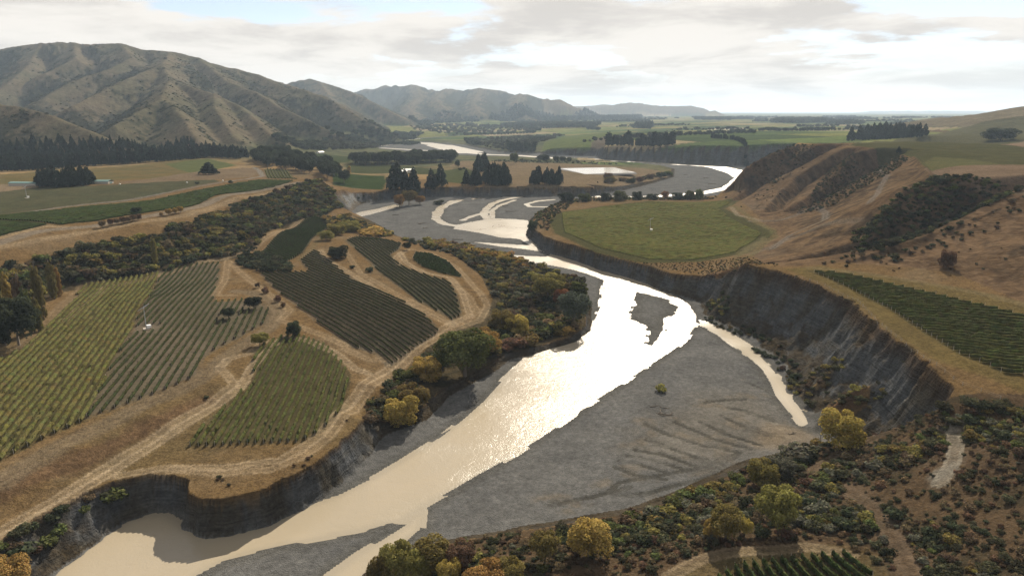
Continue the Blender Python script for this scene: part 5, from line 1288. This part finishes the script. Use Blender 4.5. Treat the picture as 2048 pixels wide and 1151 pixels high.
thicket([(0, 1085), (100, 1025), (200, 982), (260, 958), (300, 960), (280, 985), (230, 1010), (150, 1060), (90, 1120), (0, 1151), (-100, 1180), (-100, 1120)], None, 3.2, 1.6, 4, ['scrub', 'dark', 'rust', 'green'], 'on the dark bank in the bottom left corner')
thicket([(385, 960), (450, 985), (560, 970), (650, 910), (710, 850), (735, 800), (725, 795), (690, 845), (640, 895), (600, 925)], None, 3.0, .6, 1.1, ['rust', 'rust', 'scrub'], 'along the rim of the low cliff', thin=.05)
near_rt = [(742, 1165), (900, 1090), (1100, 1058), (1280, 1028), (1400, 982), (1530, 924), (1640, 890), (1730, 866), (1800, 848), (1890, 822), (1960, 800), (2060, 815), (2300, 900), (2300, 1200), (1860, 1210), (1780, 1180), (1745, 1118), (1690, 1092), (1600, 1078), (1480, 1090), (1330, 1130), (1260, 1180), (1000, 1250)]
npl = [at(min(max(a, -400), 2400), min(b, 1190)) for a, b in near_rt]
xs, ys = scatter_plan(npl, 1.75, .95); zs = hgt(xs, ys)
dens = fbm(xs, ys, 24, 3, 221); g_ = rng.gamma(2.2, 1 / 2.2, len(xs)); tr = np.minimum.reduce([line_dist(xs, ys, [at(a, b) for a, b in l], 20) for l in ([(1690, 975), (1740, 1010), (1790, 1080), (1830, 1151)], [(1600, 950), (1680, 905), (1760, 870)], [(1880, 965), (1905, 925), (1912, 895), (1905, 860)])])
k = (dens + rng.normal(0, .22, len(xs)) > -.20) & (tr > 1.6)
for x, y, z_, s, dn in zip(xs[k], ys[k], zs[k], g_[k], dens[k]):
    h = min(3.6, .45 + .85 * s * (1.3 if dn > .1 else .75))
    pal_ = ['dark', 'scrub', 'scrub', 'dark', 'grey', 'olive', 'green'] if dn + random.gauss(0, .10) > .12 else ['rust', 'scrub', 'rust', 'scrub', 'dark', 'brown']
    SHR.append((x, y, z_, h * 1.4, h, random.choice(pal_), 'in the brown scrub of the near right slope'))
thicket([(1480, 955), (1600, 905), (1650, 890), (1640, 905), (1540, 960), (1400, 1010), (1300, 1045), (1290, 1030), (1400, 985)], None, 3.2, 2, 4, ['grey', 'olive', 'green', 'dark'], 'along the grassy edge of the gravel bar')
thicket([(1405, 640), (1470, 672), (1540, 728), (1600, 785), (1640, 825), (1660, 800), (1620, 740), (1560, 690), (1480, 640), (1430, 600)], None, 3.2, 1.0, 2.6, ['scrub', 'dark', 'rust', 'dark'], 'on the shaded toe of the big cliff', thin=-.02)
# gullies of the right scarp and the slope above the cliff vines
thicket([(1700, 470), (1760, 428), (1800, 386), (1862, 358), (2010, 370), (2046, 378), (2000, 402), (1900, 444), (1800, 488), (1720, 505)], None, 3.3, 1.3, 4.0, ['dark', 'dark', 'scrub', 'green'], 'in the shaded gully under the plateau rim')
thicket([(1500, 335), (1590, 292), (1645, 297), (1610, 320), (1550, 368), (1515, 371)], None, 4.2, .8, 2.6, ['dark', 'scrub', 'dark', 'rust'], 'on the first dark gully wall of the far scarp')  # scrub added so that the shaded wall comes out darker
thicket([(1668, 315), (1820, 316), (1780, 347), (1677, 406), (1590, 430), (1644, 358)], None, 3.6, .8, 2.6, ['dark', 'scrub', 'dark', 'rust'], 'on the second dark gully wall of the far scarp')  # second wall likewise planted to deepen its shade
thicket([(1625, 528), (1700, 500), (1790, 470), (1860, 466), (1960, 425), (2060, 390), (2060, 440), (1950, 480), (1800, 525), (1680, 540)], None, 6.5, 1.2, 3.0, ['dark', 'scrub', 'rust'], 'on the brown slope above the cliff vines', thin=-.02)
thicket([(1640, 540), (1900, 545), (2060, 570), (2300, 580), (2300, 470), (2060, 470), (1900, 500)], None, 8, .8, 1.8, ['rust', 'scrub'], 'on the brown slope above the cliff vines', thin=.1)
thicket([(1440, 390), (1500, 350), (1600, 300), (1640, 310), (1560, 400), (1500, 430), (1460, 400)], None, 11, 1.0, 2.6, ['scrub', 'dark', 'rust'], 'on the ribs of the far scarp', thin=.08)
thicket([(1070, 428), (1112, 407), (1140, 399), (1290, 395), (1435, 393), (1430, 399), (1290, 400), (1150, 405), (1110, 432), (1095, 462), (1068, 452)], None, 4.6, 1.4, 2.8, ['dark', 'scrub', 'rust', 'green'], 'in the hedge behind the round terrace')
thicket([(1098, 478), (1200, 506), (1290, 526), (1390, 524), (1500, 512), (1560, 530), (1500, 534), (1400, 548), (1300, 532), (1190, 510)], None, 2.8, .5, 1.1, ['rust', 'scrub', 'rust', 'dark'], 'along the river rim of the round terrace', thin=.0)
thicket([(1190, 366), (1300, 360), (1342, 350), (1340, 342), (1290, 352), (1230, 362)], None, 8, 2, 4, ['olive', 'scrub', 'brown', 'dark'], 'at the river end of the tan field')
thicket([(960, 322), (1040, 320), (1150, 322), (1240, 326), (1240, 329), (1040, 326)], None, 11, 1.5, 4, ['dark', 'scrub'], 'along the back edge of the tan field', thin=0)
thicket([(1400, 610), (1450, 580), (1470, 600), (1440, 640)], None, 3.5, 1.5, 3, ['scrub', 'dark', 'olive'], 'on the foot of the big cliff')
thicket([(1570, 770), (1640, 740), (1680, 715), (1700, 735), (1650, 775), (1600, 800)], None, 2.6, 1.0, 2.4, ['olive', 'scrub', 'olive', 'rust'], 'on the grassy spur under the big cliff')
thicket([(1640, 825), (1700, 785), (1760, 765), (1780, 790), (1700, 830)], None, 2.8, 1.0, 2.2, ['rust', 'scrub', 'olive'], 'on the lower spur under the big cliff')
thicket([(1500, 520), (1560, 534), (1700, 596), (1800, 684), (1905, 768), (1900, 780), (1790, 695), (1690, 606), (1560, 546)], None, 3.4, .5, 1.1, ['rust', 'scrub'], 'along the rim of the big cliff', thin=.02)
thicket([(355, 825), (395, 800), (436, 772), (440, 785), (400, 805)], None, 3.2, 1.2, 2.2, ['dark', 'dark'], 'on the little bank between the vine terraces')
thicket([(705, 390), (790, 383), (870, 378), (1000, 378), (1000, 384), (870, 386), (790, 392), (720, 400)], None, 7, 1.5, 3.5, ['dark', 'scrub'], 'on the shaded cliff below the pine stands', thin=0)
SHR.sort(key=lambda s: -s[3] / math.hypot(s[0], s[1]))
inview = lambda s: 1 if (-20 < to_px(s[0], s[1], s[2])[0] < 2068 and to_px(s[0], s[1], s[2])[1] < 1190) else 0
vis = [s for s in SHR if inview(s)]
LEAFWORD = {'gold': 'golden', 'olive': 'olive', 'green': 'green', 'dark': 'dark green', 'blue': 'blue green', 'orange': 'orange', 'brown': 'brown', 'scrub': 'dull green', 'rust': 'rust brown', 'grey': 'grey green'}
top = vis[:265]; rest = vis[265:]
MARKS = [('the domed golden tree', 1684, 850), ('the big round olive tree', 1555, 1010), ('the yellow tipped tree', 1450, 1045), ('the white clay slip', 1905, 925), ('the bottom vine rows', 1590, 1135), ('the right edge of the picture', 2040, 1000), ('the bottom right corner', 1990, 1130),
    ('the grey slope path', 1760, 1050), ('the dull gold round tree', 1178, 1080), ('the yellow green willows', 840, 1110), ('the end of the big cliff', 1905, 790), ('the grey green willow thicket', 1592, 900), ('the wide gravel bar', 1300, 1010), ('the pale gold tree', 972, 1150),
    ('the dense blue green tree', 1148, 620), ('the tallest green poplar', 930, 705), ('the golden beach willow', 800, 815), ('the loop track', 970, 600), ('the leaf shaped vine block', 880, 535), ('the lone scarp poplar', 312, 500), ('the left poplar grove', 70, 600), ('the curved vine block', 590, 480),
    ('the rust coloured tree line', 240, 445), ('the bottom left corner', 40, 1130), ('the low cliff bay', 300, 970), ('the white scarp cliff', 690, 400), ('the dark thicket by the curved vines', 530, 525), ('the lone bush on the brown slope', 1892, 515), ('the round terrace', 1330, 460), ('the plateau rim', 1930, 360),
    ('the top of the big cliff', 1520, 530), ('the wind machine block', 440, 530), ('the left edge of the picture', 5, 560), ('the middle of the scarp', 450, 455)]
MK = np.array([m[1:] for m in MARKS], float)
lab_of = {}
infos = []
for s_i in top:
    px, py = to_px(s_i[0], s_i[1], s_i[2]); dpx = np.hypot(MK[:, 0] - px, (MK[:, 1] - py) * 1.6); k = int(np.argmin(dpx))
    dx, dy = px - MK[k, 0], (py - MK[k, 1]) * 1.6
    side = ('right of' if dx > 0 else 'left of') if abs(dx) > abs(dy) else ('below' if dy > 0 else 'above')
    infos.append((s_i, k, side, dpx[k]))
for q in sorted(infos, key=lambda q: q[3]):
    key = (q[0][5], q[1], q[2]); lab_of.setdefault(key, []).append(q)
for (leaf, k, side), ls in lab_of.items():
    for i, (s_i, _, _, _) in enumerate(ls):
        x, y, z_, w, h, _, place = s_i
        o = place_shrub(x, y, z_, w, h, 'shrub', leaf, ('%s nearest ' % ordinal(i + 1) if len(ls) > 1 else 'lone ') + LEAFWORD[leaf] + ' shrub ' + side + ' ' + MARKS[k][0], 'shrub', 'shrubs ' + place)
by = {}
for s_i in rest: by.setdefault(s_i[6], []).append(s_i)
for place, ls in by.items():
    a = np.array([q[:5] for q in ls]); leaves = sorted(set(q[5] for q in ls))
    kd = 'tuft' if np.hypot(a[:, 0], a[:, 1]).mean() > 420 else 'shrub'; nv = len(CROWN[kd])
    sel = np.array([leaves.index(q[5]) * nv + random.randrange(nv) for q in ls])
    stuff_instances('undergrowth', np.stack([a[:, 0], a[:, 1], a[:, 2] - .08 * a[:, 4]], 1), np.stack([a[:, 3], a[:, 3], a[:, 4]], 1), [vmesh(kd, i, lf) for lf in leaves for i in range(nv)], None, 'mixed undergrowth ' + place, sel)
print('shrubs', len(SHR), len(vis), 'woods', WN)

# ------------------------------------------------------------------ wind machines, sheds, driftwood, fence
def simple_mat(name, col, rough=.6, metal=0.0, nz=.12, sc=3.0):
    m = new_mat(name); t = NT(m); co = t.add('ShaderNodeTexCoord').outputs['Object']
    n = t.noise(co, sc, 4, .6)
    c = t.scalec(t.add('ShaderNodeRGB').outputs[0], t.mr(n, .3, .7, 1 - nz, 1 + nz)); t.n['RGB'].outputs[0].default_value = (*col, 1)
    p = t.add('ShaderNodeBsdfPrincipled', {'Base Color': c, 'Roughness': rough, 'Metallic': metal, 'Specular IOR Level': .12})
    t.add('ShaderNodeOutputMaterial', {0: p.outputs[0]}); return m
M_WHITE = simple_mat('white_paint', (.78, .77, .74), .45); M_STEEL = simple_mat('galvanised_steel', (.30, .31, .32), .55, .3)
M_TEAL = simple_mat('teal_sheeting', (.10, .165, .16), .95); M_ROOF = simple_mat('white_roof', (.72, .71, .68), .4); M_WALL = simple_mat('shed_wall', (.36, .33, .28), .8)
M_DRIFT = simple_mat('weathered_wood', (.10, .085, .068), .9, nz=.35)
def box_data(c, s, bev=0):
    c = np.array(c); s = np.array(s) / 2
    v = np.array([(x, y, z) for z in (-1, 1) for y in (-1, 1) for x in (-1, 1)]) * s + c
    return v, np.array([(0, 2, 3, 1), (4, 5, 7, 6), (0, 1, 5, 4), (2, 6, 7, 3), (0, 4, 6, 2), (1, 3, 7, 5)])
def blade_data(r, w, ang):
    n = 8; V = []
    for i in range(n):
        t_ = i / (n - 1); rad = .25 + (r - .25) * t_; c = w * (1 - .55 * t_); tw = .5 - .38 * t_
        for sx, sy in ((-1, -.12), (1, -.12), (1, .12), (-1, .12)):
            a, b = sx * c / 2, sy * c * .5
            V.append((rad * math.cos(ang) - (a * math.cos(tw) - b * math.sin(tw)) * math.sin(ang), a * math.sin(tw) + b * math.cos(tw), rad * math.sin(ang) + (a * math.cos(tw) - b * math.sin(tw)) * math.cos(ang)))
    F = [(i * 4 + k, i * 4 + (k + 1) % 4, i * 4 + 4 + (k + 1) % 4, i * 4 + 4 + k) for i in range(n - 1) for k in range(4)] + [(0, 3, 2, 1), (n * 4 - 4, n * 4 - 3, n * 4 - 2, n * 4 - 1)]
    return np.array(V), np.array(F)
def wind_machine(x, y, z, rot, label, h=10.0):
    e = bpy.data.objects.new('wind_machine', None); COL.objects.link(e); e.location = (x, y, z); e.rotation_euler = (0, 0, rot); tag(e, label, 'wind machine')
    mesh_np('mast', *tube([(0, 0, 0), (0, 0, h * .5), (0, 0, h)], .20, .13, 10), M_STEEL, parent=e)
    mesh_np('concrete_pad', *box_data((0, 0, .08), (2.6, 2.6, .3)), M_WALL, smooth=False, parent=e)
    g = mesh_np('engine_box', *box_data((1.1, 0, 1.05), (1.7, 1.2, 1.3)), M_WHITE, smooth=False, parent=e)
    mesh_np('vent_panel', *box_data((2.22, 0, 1.05), (.06, 1.0, .9)), M_STEEL, smooth=False, parent=g)
    hub = mesh_np('gearbox', *tube([(0, -.5, h + .1), (0, .2, h + .1), (0, .9, h + .1)], .26, .18, 8), M_STEEL, parent=e)
    for a in (.5, .5 + math.pi):
        v, f = blade_data(2.9, .55, a); b = mesh_np('blade', v + np.array((0, .85, h + .1)), f, M_STEEL, parent=hub)
    return e
wind_machine(*mach, .6, 'white two bladed wind machine on its cleared square among the vine rows')
q = at(54, 396); wind_machine(*q, 1.2, 'slim pale wind machine on the olive field of the upper terrace')
q = at(1300, 461); wind_machine(*q, -.4, 'white wind machine in the middle of the round terrace')

def long_shed(p, q, width, wall_h, rise, mats, name, label, cat):
    """an arched or pitched long building between two plan points"""
    a, b = np.array(p[:2]), np.array(q[:2]); L = np.linalg.norm(b - a); mid = (a + b) / 2
    e = bpy.data.objects.new(name, None); COL.objects.link(e); e.location = (mid[0], mid[1], float(hgt(*mid)) - .1); e.rotation_euler = (0, 0, math.atan2(b[1] - a[1], b[0] - a[0]))
    tag(e, label, cat)
    for s in (-1, 1):
        mesh_np('side_wall', *box_data((0, s * (width / 2 - .1), wall_h / 2), (L, .2, wall_h)), mats[1], smooth=False, parent=e)
        w_ = mesh_np('end_wall', *box_data((s * (L / 2 - .12), 0, wall_h / 2), (.2, width - .45, wall_h)), mats[1], smooth=False, parent=e)
        mesh_np('door', *box_data((s * (L / 2 + .03), 0, wall_h * .42), (.1, width * .4, wall_h * .8)), mats[0], smooth=False, parent=w_)
    n = 9; V = []; 
    for i in range(n):
        t_ = -1 + 2 * i / (n - 1); yy = t_ * (width / 2 + .3); zz_ = wall_h + .02 + rise * (1 - t_ * t_)
        for x in (-L / 2 - .3, L / 2 + .3):
            for dz in (0, .14): V.append((x, yy, zz_ + dz))
    F = []
    for i in range(n - 1):
        a_ = i * 4; b_ = a_ + 4
        F += [(a_ + 1, a_ + 3, b_ + 3, b_ + 1), (a_, b_, b_ + 2, a_ + 2), (a_, a_ + 1, b_ + 1, b_), (a_ + 2, b_ + 2, b_ + 3, a_ + 3)]
    mesh_np('roof', np.array(V), np.array(F), mats[0], smooth=False, parent=e)
    return e
long_shed(at(24, 371), at(82, 370), 9, 2.6, 1.4, (M_TEAL, M_WALL), 'long_shed', 'long low teal covered shed left of the dark pine clump', 'shed')
long_shed(at(178, 367), at(222, 367), 9, 2.6, 1.4, (M_TEAL, M_WALL), 'long_shed', 'long low teal covered shed right of the dark pine clump', 'shed')
long_shed(at(786, 348), at(812, 347), 14, 4, 1.6, (M_ROOF, M_WALL), 'farm_building', 'white roofed farm building behind the tall pines', 'building')
long_shed(at(808, 345), at(828, 345), 13, 4.5, 2, (M_ROOF, M_WALL), 'farm_building', 'second white roof joined behind the farm building', 'building')
long_shed(at(635, 307), at(645, 307), 10, 3, 2, (M_ROOF, M_WALL), 'farm_building', 'small white farm building under the hills', 'building')
for px, py, lab in [(240, 369, 'left pale wrapped bale on the upper terrace paddock'), (374, 366, 'pale wrapped bale in the middle of the paddock line'), (446, 362, 'right pale wrapped bale near the road bend')]:
    x, y, z = at(px, py)
    v, f = tube([(0, -.8, .55), (0, 0, .6), (0, .8, .55)], .6, .6, 12)
    n_ = len(v); f2 = np.array([(0, 3, 2, 1), (0, 5, 4, 3), (0, 7, 6, 5), (0, 9, 8, 7), (0, 11, 10, 9)]); f3 = (f2 + n_ - 12)[:, ::-1]
    o = mesh_np('wrapped_bale', v, np.concatenate([f, f2, f3]), M_ROOF); o.location = (x, y, z); o.rotation_euler = (0, 0, 1.0); tag(o, lab, 'bale')
for px, by_, ty, lab in [(394, 368, 362, 'small dark round bush right of the middle bale'), (461, 366, 359, 'dark round bush by the upper road bend'), (740, 543, 531, 'small rusty bush on the grass strip between vine blocks'), (705, 536, 528, 'tiny bush beside the grass strip track')]:
    tree_px(px, by_, ty, 'shrub', 'dark', lab, None, 'bush', None, 'shrub')

# driftwood on the gravel
def log_data(L, r, seed):
    rr = np.random.default_rng(seed); n = 7
    path = [((i / (n - 1) - .5) * L, rr.normal(0, L * .03), r * .8 + rr.normal(0, r * .15)) for i in range(n)]
    parts = [tube(path, r, r * .45, 7)]
    for k in range(4):
        i = rr.integers(2, n - 1); p = np.array(path[i]); d = rr.normal(0, 1, 3); d[2] = abs(d[2]) * .7; d /= np.linalg.norm(d)
        parts.append(tube([p, p + d * L * .10, p + d * L * .2 + (0, 0, .1)], r * .4, r * .12, 5))
    root = np.array(path[0])
    for k in range(5):
        a = k * 1.25; d = np.array((-.5, math.cos(a), math.sin(a) * .7)); parts.append(tube([root, root + d * r * 2.2, root + d * r * 4], r * .5, r * .15, 5))
    v, f, _ = join(parts); v[:, 2] = np.maximum(v[:, 2], -.15); return v, f
LOGS = [(985, 498, 10, .1, 'dark driftwood trunk on the gravel nearest the golden fringe'), (916, 479, 9, .0, 'long thin driftwood log upstream on the grey gravel'), (845, 447, 8, .4, 'driftwood log at the left of the braided gravel'), (1022, 423, 12, -.1, 'driftwood log in the middle of the upper gravel island'), (1012, 412, 8, .3, 'short driftwood log behind the upper island log'),
        (792, 430, 7, .2, 'small driftwood log close to the silty cliff channel'), (852, 456, 6, .9, 'stubby driftwood piece between the two left gravel logs'), (1412, 356, 9, -.3, 'driftwood log on the far gravel bend'), (1372, 350, 8, .6, 'small dark log left on the far gravel bend'), (1425, 368, 12, .1, 'driftwood heap log near the far bend hedge'), (1585, 867, 3, .4, 'forked branch stranded beside the calm channel end')]
for i, (px, py, L, a, lab) in enumerate(LOGS):
    x, y, z = at(px, py); v, f = log_data(L, .45 if L > 5 else .2, 300 + i)
    o = mesh_np('driftwood_log', v, f, M_DRIFT); o.location = (x, y, z); o.rotation_euler = (0, 0, a); tag(o, lab, 'log')
for i, (px, py, L, a) in enumerate([(1310, 812, 4, .3), (1322, 822, 5, 1.4), (1330, 828, 4.5, -.4), (1318, 828, 3.5, 2.2), (1338, 830, 4, .1), (1344, 826, 3, 1.0), (1328, 815, 3.5, 2.7)]):
    x, y, z = at(px, py); v, f = log_data(L, .16, 340 + i)
    o = mesh_np('driftwood_branch', v, f, M_DRIFT); o.location = (x, y, z); o.rotation_euler = (0, 0, a); tag(o, ordinal(i + 1) + ' bare branch of the tangled driftwood pile on the wide bar', 'branch', 'branches of the driftwood pile')
tree_px(1322, 782, 766, 'shrub', 'olive', 'yellow green willow tuft alone on the wide gravel bar', 24, 'bush', None, 'shrub')
# bare stems over the stream at the gold tree
for i, (px, by_) in enumerate([(1640, 884), (1655, 888)]):
    x, y, z = at(px, by_); v, f = trunk_mesh(400 + i, .95, .018, 12, .30, .05); o = mesh_np('bare_tree', v, f, M_BARK); o.scale = (8, 8, 8); o.location = (x, y, z); o.rotation_euler = (0, 0, i * 2.0)
    tag(o, ['leafless grey tree leaning over the little stream', 'bare stemmed tree beside the domed golden tree'][i], 'tree')

# post and wire fence along the cliff rim
fp = [P(a, b, 30) for a, b in [(1590, 552), (1650, 571), (1715, 604), (1755, 645), (1812, 690), (1872, 735), (1925, 770), (2000, 800), (2060, 822)]]
fe = bpy.data.objects.new('post_fence', None); COL.objects.link(fe); fo = np.array((fp[0][0], fp[0][1], 30.0)); fe.location = fo; tag(fe, 'post and wire fence following the rim of the big cliff', 'fence')
fpost = mesh_np('fence_post', *tube([(0, 0, -.3), (0, 0, .6), (0, 0, 1.25)], .09, .08, 6), M_POST, link=False).data
tops = []
for p, q2 in zip(fp[:-1], fp[1:]):
    L = math.hypot(q2[0] - p[0], q2[1] - p[1]); n = max(1, int(L / 4.2))
    for i in range(n):
        x = p[0] + (q2[0] - p[0]) * i / n; y = p[1] + (q2[1] - p[1]) * i / n; z = float(hgt(x, y))
        o = bpy.data.objects.new('fence_post', fpost); COL.objects.link(o); o.parent = fe; o.location = np.array((x, y, z)) - fo; tops.append(np.array((x, y, z)) - fo)
for hgt_ in (.55, 1.1):
    mesh_np('fence_wire', *tube([t_ + (0, 0, hgt_) for t_ in tops],   .012, .012, 4), M_POST, parent=fe)

# ponds
def pond(px, z, name, label):
    pts = [P(a, b, z) for a, b in px]; zz_ = max(float(hgt(p[0], p[1])) for p in pts) + .25
    c = np.mean(np.array(pts)[:, :2], axis=0)
    V = []; n = len(pts)
    for p in pts: V.append((p[0], p[1], zz_))
    for p in pts: V.append((p[0] + (p[0] - c[0]) * .04, p[1] + (p[1] - c[1]) * .04, zz_ - 2.5))
    me = bpy.data.meshes.new(name); me.from_pydata(V, [], [tuple(range(n))] + [(i, i + n, (i + 1) % n + n, (i + 1) % n) for i in range(n)])
    me.materials.append(M_POND); o = bpy.data.objects.new(name, me); COL.objects.link(o); tag(o, label, None, None, 'structure')
m_ = new_mat('pond_water'); t = NT(m_); co = t.add('ShaderNodeTexCoord').outputs['Object']
b = t.add('ShaderNodeBump', {'Height': t.noise(co, .5, 4), 'Strength': .08, 'Distance': .2}).outputs['Normal']
p_ = t.add('ShaderNodeBsdfPrincipled', {'Base Color': (.30, .275, .235, 1), 'Roughness': .15, 'Normal': b}); t.add('ShaderNodeOutputMaterial', {0: p_.outputs[0]}); M_POND = m_
pond([(1120, 336), (1228, 334), (1272, 344.5), (1170, 347.5)], 13, 'pond', 'pale shining irrigation pond on the tan field')
